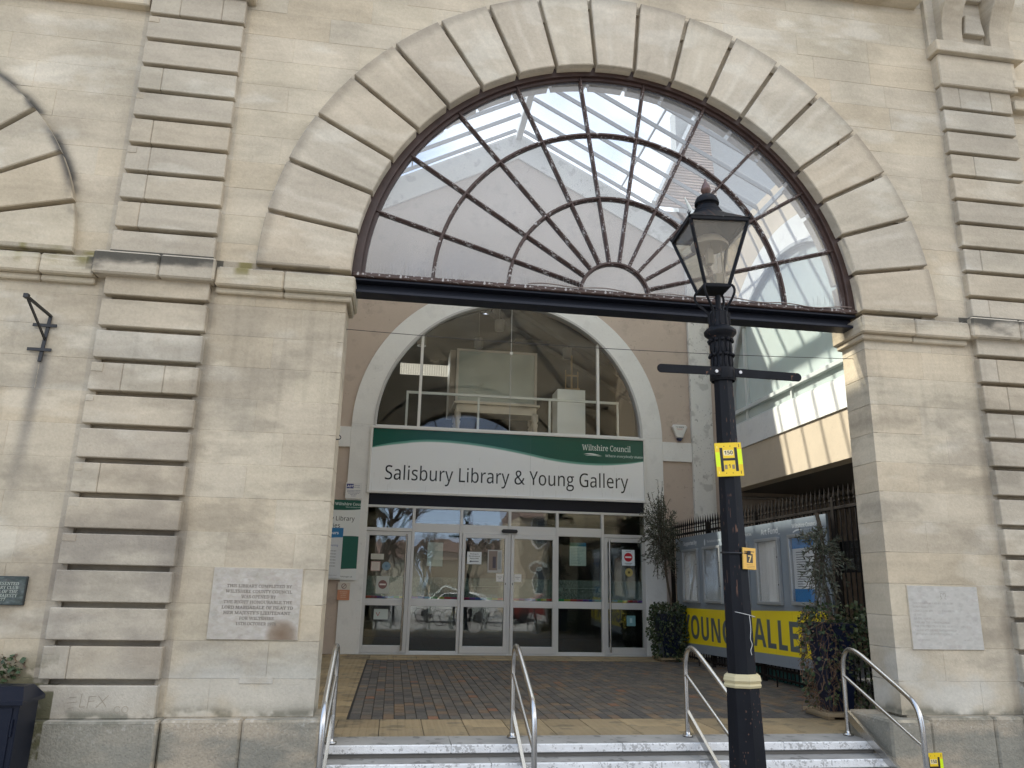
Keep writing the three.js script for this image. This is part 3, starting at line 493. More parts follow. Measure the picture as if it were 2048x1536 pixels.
  // notices behind and on the glass
  const notice = (label, cat, x0, x1, y0, y1, draw, dz = 0.006, w = 256) => {
    const h = Math.round((w * (y1 - y0)) / (x1 - x0)), t = canvasTex(w, h, draw), z = zg + dz;
    const m = new THREE.MeshStandardMaterial({ map: t, roughness: 0.6 });
    return single('notice', label, cat, merge([quad(V(x0, y0, z), V(x1, y0, z), V(x1, y1, z), V(x0, y1, z))]), m);
  };
  const lines = (c, w, y0, y1, st, col, pad = 0.1, sz = 3) => { c.fillStyle = col; const r = rng(Math.round(y0 + w)); for (let y = y0; y < y1; y += st) c.fillRect(w * pad, y, w * (1 - 2 * pad) * (0.55 + 0.45 * r()), sz); };
  notice('white no entry notice with a red disc on the right hand door', 'notice', 2.72, 3.0, 1.83, 2.16, (c, w, h) => { c.fillStyle = '#dfe8ea'; c.fillRect(0, 0, w, h); c.fillStyle = '#c21f2c'; c.beginPath(); c.arc(w / 2, h * 0.47, w * 0.33, 0, 7); c.fill(); c.fillStyle = '#f2f2f2'; c.fillRect(w * 0.26, h * 0.42, w * 0.48, h * 0.09); c.fillStyle = '#667'; c.fillRect(w * 0.3, h * 0.08, w * 0.4, 9); c.fillRect(w * 0.2, h * 0.84, w * 0.6, 7); c.fillRect(w * 0.28, h * 0.90, w * 0.44, 7); });
  notice('white no entry notice with a faded red disc on the left hand door', 'notice', -2.42, -2.16, 1.16, 1.50, (c, w, h) => { c.fillStyle = '#b9beb8'; c.fillRect(0, 0, w, h); c.fillStyle = '#7d5a58'; c.beginPath(); c.arc(w / 2, h * 0.48, w * 0.33, 0, 7); c.fill(); c.fillStyle = '#d8d4cc'; c.fillRect(w * 0.26, h * 0.43, w * 0.48, h * 0.09); }, 0.004);
  notice('small white strip notice high on the left hand door', 'notice', -2.56, -2.30, 1.83, 1.94, (c, w, h) => { c.fillStyle = '#c5c6bb'; c.fillRect(0, 0, w, h); lines(c, w, 20, h - 10, 18, '#8a8a80'); }, 0.004);
  notice('small notice with a red border on the left hand door', 'notice', -2.55, -2.36, 1.60, 1.79, (c, w, h) => { c.fillStyle = '#cdc6bd'; c.fillRect(0, 0, w, h); c.strokeStyle = '#9a5a50'; c.lineWidth = 10; c.strokeRect(8, 8, w - 16, h - 16); lines(c, w, 40, h - 30, 26, '#8d7a70', 0.15); }, 0.004);
  notice('white notice with a left arrow on the left sliding door', 'notice', -0.60, -0.30, 1.78, 2.03, (c, w, h) => { c.fillStyle = '#e3e9ec'; c.fillRect(0, 0, w, h); c.fillStyle = '#39424a'; c.font = 'bold 26px sans-serif'; c.textAlign = 'center'; c.fillText('Please go to', w / 2, 46); c.fillText('the entrance on', w / 2, 84); c.fillText('Market Walk', w / 2, 122); c.fillRect(60, 158, w - 110, 12); c.beginPath(); c.moveTo(40, 164); c.lineTo(74, 146); c.lineTo(74, 182); c.fill(); }, 0.041);
  notice('tall pale poster with a photo on the left sliding door', 'poster', -0.17, 0.13, 1.62, 2.08, (c, w, h) => { c.fillStyle = '#bfc0bd'; c.fillRect(0, 0, w, h); c.fillStyle = '#8d8078'; c.fillRect(20, 20, w * 0.6, h - 60); c.fillStyle = '#55505a'; c.fillRect(w * 0.35, h * 0.3, w * 0.22, h * 0.5); c.fillStyle = '#9fa6a8'; c.fillRect(w * 0.72, h * 0.1, w * 0.2, h * 0.75); }, 0.041);
  const auto = (c, w, h) => { c.fillStyle = '#e6e6e2'; c.fillRect(0, 0, w, h); c.fillStyle = '#333'; c.font = 'bold 36px sans-serif'; c.textAlign = 'center'; c.fillText('Automatic', w / 2, h * 0.45); c.fillText('Door', w / 2, h * 0.65); };
  notice('square automatic door notice at the right edge of the left sliding door', 'notice', 0.015, 0.165, 1.44, 1.6, auto, 0.043);
  notice('square automatic door notice at the left edge of the right sliding door', 'notice', 0.395, 0.545, 1.44, 1.6, auto, 0.043);
  notice('tall poster with a blue green heading on the fixed pane right of the sliding doors', 'poster', 1.58, 1.94, 1.80, 2.28, (c, w, h) => { const g = c.createLinearGradient(0, 0, w, 0); g.addColorStop(0, '#6a8f6a'); g.addColorStop(1, '#3d7fb0'); c.fillStyle = '#cfd6d4'; c.fillRect(0, 0, w, h); c.fillStyle = g; c.fillRect(0, 0, w, h * 0.16); lines(c, w, h * 0.25, h * 0.92, 22, '#7d8a8a'); }, -0.01);
  notice('pale poster on the fixed pane left of the sliding doors', 'poster', -1.42, -1.10, 1.72, 2.20, (c, w, h) => { c.fillStyle = '#b5c0c2'; c.fillRect(0, 0, w, h); lines(c, w, h * 0.15, h * 0.9, 30, '#98a6aa'); }, -0.01);
  const disc = (label, x, y, col, dot) => { const g = clean(new THREE.CircleGeometry(0.085, 24)); g.translate(x, y, zg + 0.006); single('sticker', label, 'sticker', g, new THREE.MeshStandardMaterial({ map: canvasTex(128, 128, (c, w, h) => { c.fillStyle = col; c.fillRect(0, 0, w, h); c.fillStyle = dot; c.beginPath(); c.arc(w / 2, h / 2, 20, 0, 7); c.fill(); }), roughness: 0.6 })); };
  disc('round yellow sticker below the no entry notice on the right hand door', 2.87, 1.69, '#b4a764', '#5c5230');
  disc('round blue sticker on the left hand door', -2.24, 1.70, '#7c96a6', '#5f7f95');
  notice('square pale blue notice low on the right hand door', 'notice', 2.80, 2.99, 0.60, 0.81, (c, w, h) => { c.fillStyle = '#6f9ea2'; c.fillRect(0, 0, w, h); c.fillStyle = '#a8c6c8'; c.fillRect(w * 0.35, h * 0.25, w * 0.3, h * 0.45); }, 0.004);
  notice('white notice with a red letter low on the left hand door', 'notice', -2.43, -2.15, 0.66, 0.86, (c, w, h) => { c.fillStyle = '#bcc8c6'; c.fillRect(0, 0, w, h); c.strokeStyle = '#a03c44'; c.lineWidth = 9; c.beginPath(); c.moveTo(40, 60); c.lineTo(75, 120); c.lineTo(110, 50); c.stroke(); lines(c, w, 60, 130, 26, '#7c8a88', 0.5, 6); }, 0.004);
}
// main sign
{
  const x0 = -2.73, x1 = 3.275, y0 = 3.165, y1 = 4.585, z = IZ + 0.05;
  const s = thing('library_sign', 'wide white and green sign board reading Salisbury Library & Young Gallery above the doors', 'sign', V(0.27, y0, IZ));
  const t = canvasTex(2048, 486, (c, w, h) => {
    c.fillStyle = '#eceff0'; c.fillRect(0, 0, w, h);
    const wave = (o) => { c.beginPath(); c.moveTo(0, 0); c.lineTo(w, 0); c.lineTo(w, h * 0.345 + o * 0.3); c.bezierCurveTo(w * 0.86, h * 0.47 + o, w * 0.72, h * 0.44 + o, w * 0.60, h * 0.34 + o); c.bezierCurveTo(w * 0.44, h * 0.20 + o, w * 0.24, h * 0.10 + o, w * 0.12, h * 0.20 + o); c.quadraticCurveTo(w * 0.05, h * 0.245 + o, 0, h * 0.31 + o * 0.4); c.closePath(); };
    c.fillStyle = '#8fbcae'; wave(13); c.fill(); c.fillStyle = '#5d9a8b'; wave(6); c.fill(); c.fillStyle = '#0d5548'; wave(-6); c.fill();
    c.fillStyle = '#1c2022'; c.font = '152px sans-serif'; c.textBaseline = 'alphabetic';
    const tx = 'Salisbury Library & Young Gallery', tw = c.measureText(tx).width; c.save(); c.translate(98, h * 0.815); c.scale((w * 0.94 - 98) / tw, 1); c.fillText(tx, 0, 0); c.restore();
    c.fillStyle = '#e9efec'; c.font = '62px serif'; const t2 = 'Wiltshire Council', w2 = c.measureText(t2).width; c.save(); c.translate(w * 0.765, h * 0.20); c.scale((w * 0.187) / w2, 1); c.fillText(t2, 0, 0); c.restore();
    c.font = 'italic 26px serif'; c.fillText('Where everybody matters', w * 0.852, h * 0.30);
    c.beginPath(); c.moveTo(w * 0.77, h * 0.27); c.bezierCurveTo(w * 0.795, h * 0.235, w * 0.815, h * 0.25, w * 0.845, h * 0.295); c.bezierCurveTo(w * 0.82, h * 0.268, w * 0.795, h * 0.265, w * 0.77, h * 0.27); c.fill();
    c.beginPath(); c.moveTo(w * 0.775, h * 0.295); c.bezierCurveTo(w * 0.80, h * 0.26, w * 0.82, h * 0.275, w * 0.84, h * 0.305); c.bezierCurveTo(w * 0.82, h * 0.285, w * 0.80, h * 0.28, w * 0.775, h * 0.295); c.fill();
    c.strokeStyle = 'rgba(120,130,128,0.5)'; c.lineWidth = 1.5; c.beginPath(); c.moveTo(w * 0.572, 0); c.lineTo(w * 0.572, h); c.stroke();
    const r = rng(3); c.fillStyle = 'rgba(110,112,100,0.10)'; for (let i = 0; i < 60; i++) c.fillRect(r() * w, h - 30 - r() * r() * 300, 2 + r() * 3, 20 + r() * 50);
  });
  part(s, 'board', merge([quad(V(x0 + 0.05, y0 + 0.05, z), V(x1 - 0.05, y0 + 0.05, z), V(x1 - 0.05, y1 - 0.05, z), V(x0 + 0.05, y1 - 0.05, z))]), new THREE.MeshStandardMaterial({ map: t, roughness: 0.22 }));
  part(s, 'frame', merge([bx(x0, x1, y0, y0 + 0.05, IZ + 0.014, z + 0.03), bx(x0, x1, y1 - 0.05, y1, IZ + 0.014, z + 0.03), bx(x0, x0 + 0.05, y0 + 0.051, y1 - 0.051, IZ + 0.014, z + 0.03), bx(x1 - 0.05, x1, y0 + 0.051, y1 - 0.051, IZ + 0.014, z + 0.03)]), M.aluWhite);
}
// signs on the jamb at the left
{
  const z = IZ + 0.06;
  const board = (name, label, cat, x0, x1, y0, y1, z1, draw, w, th = 0.012) => { const h = Math.round((w * (y1 - y0)) / (x1 - x0)); const o = thing(name, label, cat, V((x0 + x1) / 2, y0, z1)); part(o, 'panel', bx(x0, x1, y0, y1, z1 - th, z1 - 0.001, 0.001), M.aluWhite); part(o, 'print', quad(V(x0, y0, z1 + 0.002), V(x1, y0, z1 + 0.002), V(x1, y1, z1 + 0.002), V(x0, y1, z1 + 0.002)), new THREE.MeshStandardMaterial({ map: canvasTex(w, h, draw), roughness: 0.4 })); return o; };
  board('information_sign', 'tall white and green library sign on the white jamb, half hidden by the stone pier', 'sign', -4.08, -2.83, 1.41, 3.0, z, (c, w, h) => {
    c.fillStyle = '#dfe3e1'; c.fillRect(0, 0, w, h); c.fillStyle = '#0d5548'; c.fillRect(0, 0, w, h * 0.11); c.beginPath(); c.moveTo(0, h * 0.1); c.lineTo(w, h * 0.1); c.lineTo(w, h * 0.115); c.quadraticCurveTo(w * 0.7, h * 0.15, 0, h * 0.11); c.fill();
    c.fillStyle = '#0f5a4c'; c.beginPath(); c.moveTo(0, h * 0.52); c.quadraticCurveTo(w * 0.75, h * 0.44, w, h * 0.46); c.lineTo(w, h * 0.86); c.quadraticCurveTo(w * 0.75, h * 0.86, 0, h * 0.93); c.closePath(); c.fill();
    c.fillStyle = '#f0f4f2'; c.font = '62px serif'; c.fillText('Wiltshire Council', w - 425, h * 0.068); c.font = 'italic 22px serif'; c.fillText('Where everybody matters', w - 250, h * 0.098);
    c.fillStyle = '#17191a'; c.font = '100px sans-serif'; c.textAlign = 'right'; c.fillText('Salisbury Library', w - 85, h * 0.265); c.fillText('& Galleries', w - 312, h * 0.355);
    c.fillStyle = '#e8efec'; c.font = 'bold 34px sans-serif'; for (let i = 0; i < 6; i++) c.fillText('9am - 5pm', w - 270, h * (0.585 + 0.045 * i)); c.fillStyle = '#30383a'; c.font = '32px sans-serif'; c.fillText('wiltshire.gov.uk', w - 60, h * 0.968);
  }, 1024);
  board('opening_hours_poster', 'blue and white opening hours poster fixed over the tall library sign', 'poster', -3.75, -3.14, 1.44, 2.43, z + 0.018, (c, w, h) => { c.fillStyle = '#d5dadd'; c.fillRect(0, 0, w, h); c.fillStyle = '#2a78ae'; c.beginPath(); c.moveTo(0, 0); c.lineTo(w, 0); c.lineTo(w, h * 0.19); c.quadraticCurveTo(w * 0.6, h * 0.19, 0, h * 0.25); c.fill(); c.fillStyle = '#eef4f8'; c.font = 'bold 68px sans-serif'; c.textAlign = 'right'; c.fillText('Hours', w - 75, h * 0.13); c.fillStyle = '#5a6ba0'; c.font = '44px sans-serif'; c.fillText('Opening', w - 70, h * 0.37); c.fillStyle = '#444a4e'; c.font = 'bold 20px sans-serif'; for (let i = 0; i < 6; i++) c.fillText('9am to 5pm', w - 95, h * (0.47 + 0.06 * i)); c.font = '18px sans-serif'; c.fillText('Wiltshire Council', w - 60, h * 0.95); }, 512, 0.008);
  board('security_notice', 'small white security company notice above the tall library sign', 'notice', -3.16, -2.83, 3.03, 3.36, z, (c, w, h) => { c.fillStyle = '#d9dad8'; c.fillRect(0, 0, w, h); c.fillStyle = '#1e2a78'; c.fillRect(14, 20, 108, 74); c.fillStyle = '#eee'; c.font = 'bold italic 50px sans-serif'; c.fillText('ADT', 18, 76); c.fillStyle = '#3a4270'; c.font = '24px sans-serif'; c.fillText('Fire and', 130, 50); c.fillText('Security', 130, 80); c.font = 'bold 15px sans-serif'; c.textAlign = 'center'; ['THIS BUILDING IS PROTECTED', 'BY MONITORED ALARMS FOR', 'CRIME PREVENTION AND', 'PUBLIC SAFETY', '24 HOURS'].forEach((t, i) => c.fillText(t, w / 2, 130 + i * 22)); }, 256);
  board('no_smoking_sign', 'small faded orange no smoking notice low on the white jamb beside the left door', 'notice', -3.17, -2.93, 1.02, 1.36, z - 0.015, (c, w, h) => { c.fillStyle = '#cfc9bd'; c.fillRect(0, 0, w, h); c.fillStyle = '#c78a68'; c.fillRect(0, h * 0.42, w, h * 0.58); c.strokeStyle = '#6b4038'; c.lineWidth = 10; c.beginPath(); c.arc(w / 2, h * 0.21, 48, 0, 7); c.stroke(); c.beginPath(); c.moveTo(w / 2 - 34, h * 0.21 + 34); c.lineTo(w / 2 + 34, h * 0.21 - 34); c.stroke(); c.fillStyle = '#e3cdbd'; c.font = 'bold 24px sans-serif'; c.textAlign = 'center'; ['NO SMOKING', 'It is against', 'the law to', 'smoke here'].forEach((t, i) => c.fillText(t, w / 2, h * 0.56 + i * 36)); }, 256);
  const lb = thing('letter_box', 'small black letter box with a white card on the beige wall beside the stone pier', 'letter box', V(-3.52, 0.98, IZ));
  part(lb, 'box', bx(-3.60, -3.40, 0.95, 1.20, IZ + 0.002, IZ + 0.09, 0.01), M.black); part(lb, 'card', bx(-3.60, -3.47, 1.22, 1.36, IZ + 0.002, IZ + 0.012, 0.002), std([0.6, 0.6, 0.58])); part(lb, 'flap', bx(-3.585, -3.415, 1.155, 1.175, IZ + 0.09, IZ + 0.1, 0.003), std([0.2, 0.12, 0.08]));
  // alarm box
  const a = thing('alarm_box', 'white shield shaped burglar alarm box with a dark blue base on the beige wall', 'alarm box', V(4.07, 4.56, IZ));
  part(a, 'case', extr(poly([[3.90, 4.95], [3.94, 5.0], [4.22, 5.0], [4.26, 4.95], [4.15, 4.70], [4.01, 4.70]].map(([x, y]) => [x, y - 0.06])), IZ + 0.002, IZ + 0.09, 0.014), std([0.68, 0.68, 0.66], { roughness: 0.35 }));
  part(a, 'strobe', extr(poly([[4.01, 4.635], [4.15, 4.635], [4.11, 4.57], [4.05, 4.57]]), IZ + 0.004, IZ + 0.085, 0.01), std([0.012, 0.015, 0.06], { roughness: 0.25 }));
  part(a, 'print', quad(V(3.965, 4.80, IZ + 0.093), V(4.195, 4.80, IZ + 0.093), V(4.195, 4.92, IZ + 0.093), V(3.965, 4.92, IZ + 0.093)), new THREE.MeshStandardMaterial({ roughness: 0.4, map: canvasTex(256, 134, (c, w, h) => { c.fillStyle = '#d8d8d4'; c.fillRect(0, 0, w, h); c.fillStyle = '#2a2d33'; c.font = 'bold 44px sans-serif'; c.textAlign = 'center'; c.fillText('T H WHITE', w / 2, 58); c.fillStyle = '#b0503a'; c.font = 'bold 22px sans-serif'; c.fillText('FIRE & SECURITY', w / 2, 92); c.fillRect(60, 106, 136, 6); }) }));
}
// ---------------------------------------------------------------- rooms behind the glass
{
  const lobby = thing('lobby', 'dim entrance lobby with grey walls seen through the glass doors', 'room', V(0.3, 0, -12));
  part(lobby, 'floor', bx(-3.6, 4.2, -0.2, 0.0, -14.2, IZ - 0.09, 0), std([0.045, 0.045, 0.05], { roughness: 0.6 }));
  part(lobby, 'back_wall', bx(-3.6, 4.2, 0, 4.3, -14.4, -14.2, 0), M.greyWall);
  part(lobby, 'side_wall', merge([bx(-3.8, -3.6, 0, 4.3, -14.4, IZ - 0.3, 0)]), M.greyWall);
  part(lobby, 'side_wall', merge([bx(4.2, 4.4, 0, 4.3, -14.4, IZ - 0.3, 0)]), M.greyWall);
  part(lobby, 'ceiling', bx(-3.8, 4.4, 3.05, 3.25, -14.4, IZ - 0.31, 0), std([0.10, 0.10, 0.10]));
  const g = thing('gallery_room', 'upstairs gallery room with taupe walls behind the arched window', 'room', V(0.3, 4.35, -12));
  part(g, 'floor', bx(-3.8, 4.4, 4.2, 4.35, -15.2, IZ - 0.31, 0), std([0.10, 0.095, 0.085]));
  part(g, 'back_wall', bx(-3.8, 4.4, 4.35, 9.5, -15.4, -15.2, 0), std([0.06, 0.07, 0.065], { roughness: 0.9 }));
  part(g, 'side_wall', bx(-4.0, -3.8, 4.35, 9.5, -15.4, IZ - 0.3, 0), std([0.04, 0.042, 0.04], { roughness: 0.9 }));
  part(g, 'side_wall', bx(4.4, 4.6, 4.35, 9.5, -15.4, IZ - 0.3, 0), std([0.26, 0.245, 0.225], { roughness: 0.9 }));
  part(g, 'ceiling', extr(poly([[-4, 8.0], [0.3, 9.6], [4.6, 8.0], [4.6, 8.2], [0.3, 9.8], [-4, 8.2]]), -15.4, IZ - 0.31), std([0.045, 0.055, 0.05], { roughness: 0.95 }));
  for (const [z, dy] of [[-10.6, -0.2], [-12.4, 0.1]]) part(g, 'roof_beam', bar(V(0.2, 8.55 + dy, z), V(4.4, 6.15 + dy, z), 0.34, 0.30, V(0, 0, 1)), std([0.085, 0.08, 0.075], { roughness: 0.9 }));
  part(g, 'roof_panel', bar(V(0.5, 8.9, -11.5), V(4.4, 6.85, -11.5), 0.05, 1.1, V(0, 0, 1)), std([0.50, 0.51, 0.48], { roughness: 0.9 }));
  part(g, 'air_grille', bx(0.75, 1.7, 7.66, 7.7, -12.4, -11.9), std([0.05, 0.05, 0.05]));
  // things in the gallery
  const db = thing('display_board', 'large blank grey display board with a white frame in the gallery window', 'display board', V(0.15, 5.65, -11));
  part(db, 'panel', bx(-0.79, 1.10, 5.70, 6.96, -11.04, -11.0), std([0.42, 0.50, 0.47], { roughness: 0.8 }));
  part(db, 'frame', merge([bx(-0.85, -0.79, 5.62, 7.01, -11.06, -10.96), bx(1.10, 1.16, 5.62, 7.01, -11.06, -10.96), bx(-0.79, 1.10, 6.96, 7.01, -11.06, -10.96), bx(-0.79, 1.10, 5.62, 5.70, -11.06, -10.96)]), std([0.60, 0.59, 0.54]));
  part(db, 'side_panel', bx(-1.0, -0.86, 5.4, 7.0, -11.9, -11.07), std([0.30, 0.28, 0.24]));
  for (const x of [-0.80, 1.11]) part(db, 'leg', bx(x - 0.02, x + 0.03, 4.35, 5.62, -11.05, -11.0), std([0.5, 0.5, 0.47]));
  const pl = thing('display_plinth', 'tall white display plinth in the gallery window right of the table', 'plinth', V(1.81, 4.35, -10.2));
  part(pl, 'box', bx(1.48, 2.15, 4.36, 5.87, -10.6, -10.0, 0.004), std([0.80, 0.86, 0.83], { roughness: 0.7 }));
  const tb = thing('table', 'cream wooden table with turned legs in front of the display board', 'table', V(0.1, 4.35, -10.7));
  const cream = std([0.56, 0.52, 0.42], { roughness: 0.6 });
  part(tb, 'table_top', bx(-0.92, 1.12, 5.47, 5.52, -11.0, -10.3, 0.008), cream); part(tb, 'apron', bx(-0.85, 1.05, 5.27, 5.468, -10.95, -10.36), cream);
  for (const [x, z] of [[-0.82, -10.40], [1.02, -10.40], [-0.82, -10.92], [1.02, -10.92]]) part(tb, 'leg', lathe([[0.06, 4.36], [0.05, 4.5], [0.075, 4.62], [0.05, 4.7], [0.06, 4.95], [0.075, 5.05], [0.05, 5.1], [0.08, 5.14], [0.08, 5.30]], 14, x, 0, z), cream);
  for (let i = 0; i < 5; i++) single('leaflet', ['flat white leaflet at the left end of the gallery table', 'second white leaflet from the left on the gallery table', 'white leaflet in the middle of the gallery table', 'white leaflet right of the middle of the gallery table', 'white leaflet at the right end of the gallery table'][i], 'leaflet', bx(-0.6 + i * 0.32, -0.38 + i * 0.32, 5.521, 5.56 + 0.02 * (i % 2), -10.8, -10.5, 0.002), std([0.6, 0.64, 0.62]));
  const es = thing('easel', 'small pale wooden easel standing behind the plinth', 'easel', V(2.08, 5.2, -11));
  const wood = std([0.42, 0.30, 0.15], { roughness: 0.6 });
  part(es, 'mast', bx(2.03, 2.07, 5.2, 7.02, -11.02, -10.98), wood); part(es, 'leg', bx(1.88, 1.905, 5.0, 6.63, -11.0, -10.97), wood); part(es, 'leg', bx(2.19, 2.215, 5.0, 6.6, -11.0, -10.97), wood); part(es, 'crossbar', bx(1.88, 2.215, 6.46, 6.50, -10.965, -10.94), wood); part(es, 'ledge', bx(1.86, 2.235, 6.10, 6.15, -10.965, -10.90), wood);
  const gr = thing('gallery_guard_rail', 'pale metal guard rail just inside the arched gallery window', 'railing', V(0.3, 4.35, -9.5));
  const rail = std([0.55, 0.60, 0.57], { roughness: 0.4, metalness: 0.2 });
  part(gr, 'top_rail', bx(-2.03, 2.82, 5.445, 5.50, -9.54, -9.50), rail);
  for (const x of [-2.005, -0.42, 1.20, 2.79]) part(gr, 'post', bx(x - 0.025, x + 0.025, 4.35, 5.44, -9.54, -9.50), rail);
  const lights = [[0.12, 7.35, -10.4], [-1.72, 7.15, -11.4], [-0.2, 7.45, -12.2], [1.98, 7.0, -11.2]];
  ['grey cylinder spotlight hanging near the top of the arched window', 'grey cylinder spotlight hanging behind the left mullion of the arched window', 'grey cylinder spotlight hanging above the display board', 'grey cylinder spotlight hanging above the easel'].forEach((l, i) => { const [x, y, z] = lights[i]; const o = thing('spotlight', l, 'spotlight', V(x, y, z)); part(o, 'body', lathe([[0, y + 0.26], [0.115, y + 0.26], [0.115, y], [0.09, y], [0.085, y + 0.05], [0, y + 0.05]], 18, x, 0, z), std([0.30, 0.31, 0.30])); part(o, 'stem', rod(V(x, y + 0.26, z), V(x, y + 1.3, z), 0.012, 6), std([0.2, 0.2, 0.2])); });
  // louvred skylights far back in the room, with glow and area lights added
  [[-2.22, -0.86, 7.02, 6.72, -12.6, 'louvred skylight with an added glow at the upper left of the gallery window'], [-2.6, -1.2, 5.32, 5.05, -12.9, 'louvred skylight with an added glow low at the left of the gallery window']].forEach(([x0, x1, y1, y0, z, l]) => {
    const o = thing('louvred_skylight', l, 'light fitting', V((x0 + x1) / 2, y0, z));
    part(o, 'glow_panel', bx(x0, x1, y0, y1, z - 0.04, z), std([0.3, 0.3, 0.25], { emissive: new THREE.Color(1, 0.95, 0.78), emissiveIntensity: 0.2 }));
    for (let x = x0 + 0.03; x < x1; x += 0.062) part(o, 'louvre', bx(x, x + 0.012, y0, y1, z + 0.002, z + 0.05, 0), std([0.3, 0.28, 0.22]));
    const L = new THREE.RectAreaLight(new THREE.Color(0.97, 1, 0.93), 2.4, x1 - x0, y1 - y0); L.position.set(0, (y1 - y0) / 2, 0.07); L.rotation.y = Math.PI; o.add(L);  // area light added to brighten the gallery room
  });
}
// ---------------------------------------------------------------- wing at the right with its arched window, and the left wall
{
  const WX = 5.2, wing = thing('side_wing', 'cream wing at the right with a green glazed arch above an open passage', 'building', V(5.2, 0, -5));
  const cz = -5.97, cy = 5.2, r = 2.69;
  const s = new THREE.Shape(); s.moveTo(-9.1, 4.86); s.lineTo(cz - r - 0.02, 4.86); s.lineTo(cz - r - 0.02, cy); s.absarc(cz, cy, r + 0.02, Math.PI, 0, true); s.lineTo(cz + r + 0.02, 4.86); s.lineTo(-0.5, 4.86); s.lineTo(-0.5, 9.42); s.lineTo(-9.1, 9.42); s.closePath();
  part(wing, 'wall', onX(extr(s, -0.3, 0), WX), M.fascia);
  part(wing, 'arch_surround', onX(extr(sector(cz, cy, r, r + 0.54, 0, Math.PI, 48), 0.002, 0.03, 0.005), WX), M.white);
  part(wing, 'arch_frame', onX(extr(sector(cz, cy, r - 0.06, r + 0.015, 0, Math.PI, 48), -0.12, 0.05, 0.005), WX), std([0.42, 0.44, 0.44], { roughness: 0.5 }));
  part(wing, 'fascia', bx(WX, WX + 0.3, 3.5, 4.33, -9.1, -0.5), M.fascia);
  part(wing, 'band', bx(WX - 0.03, WX + 0.3, 4.332, 4.86, -9.1, -0.5), M.white);
  const fr = std([0.62, 0.66, 0.64], { roughness: 0.4 });
  const win = part(wing, 'window_sill', bx(WX - 0.04, WX + 0.12, 5.11, 5.19, -8.65, -0.5), fr);
  part(win, 'window_sill', bx(WX - 0.01, WX + 0.12, 4.862, 4.90, -8.65, -3.28), fr);
  const top = (z) => cy + Math.sqrt(Math.max(0, (r - 0.06) ** 2 - (z - cz) ** 2));
  for (const z of [-7.95, -3.95]) part(win, 'mullion', bx(WX - 0.01, WX + 0.09, 5.19, top(z), z - 0.04, z + 0.04), fr);
  for (const z of [-8.0, -6.1, -4.15]) part(win, 'post', bx(WX, WX + 0.09, 4.9, 5.11, z - 0.03, z + 0.03), fr);
  for (const [a, b] of [[-8.59, -7.99], [-7.91, -3.99], [-3.91, -3.34]]) { const p = [[a, 5.19], [b, 5.19]]; for (let i = 0; i <= 20; i++) { const z = lerp(b, a, i / 20); p.push([z, Math.max(5.195, top(z))]); } part(win, 'pane', onX(extr(poly(p), -0.055, -0.048), WX), M.greenGlass); }
  for (const [a, b] of [[-8.62, -8.03], [-7.97, -6.13], [-6.07, -4.18], [-4.12, -3.3]]) part(win, 'pane', bx(WX + 0.04, WX + 0.047, 4.9, 5.11, a, b, 0), M.greenGlass);
  part(wing, 'blind', bx(WX + 0.32, WX + 0.34, 4.87, 8.2, -8.9, -2.9, 0), std([0.74, 0.82, 0.77], { roughness: 0.9 }));
  // passage under the wing
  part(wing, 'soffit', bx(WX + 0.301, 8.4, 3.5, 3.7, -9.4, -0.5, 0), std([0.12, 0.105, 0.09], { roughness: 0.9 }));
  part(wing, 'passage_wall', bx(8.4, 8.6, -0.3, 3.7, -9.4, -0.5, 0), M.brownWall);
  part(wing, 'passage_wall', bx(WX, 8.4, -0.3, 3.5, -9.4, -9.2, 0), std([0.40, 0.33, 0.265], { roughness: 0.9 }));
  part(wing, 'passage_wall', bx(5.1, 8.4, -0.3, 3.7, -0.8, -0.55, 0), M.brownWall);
  part(wing, 'pipe', merge([rod(V(5.5, 3.38, -9.16), V(8.3, 3.38, -9.16), 0.035, 8), rod(V(7.2, 3.42, -9.1), V(7.2, 3.42, -0.9), 0.04, 8)]), std([0.30, 0.26, 0.22]));
  const left = thing('side_wall', 'plain cream wall along the left side of the covered yard', 'wall', V(-4.65, 0, -5));
  part(left, 'wall', bx(-4.95, -4.652, -0.2, 12.9, -9.4, -0.5, 0), M.fascia);
}
struct('passage_floor', bx(5.4, 8.4, -0.3, -0.02, -9.3, -0.5, 0), M.asphalt);
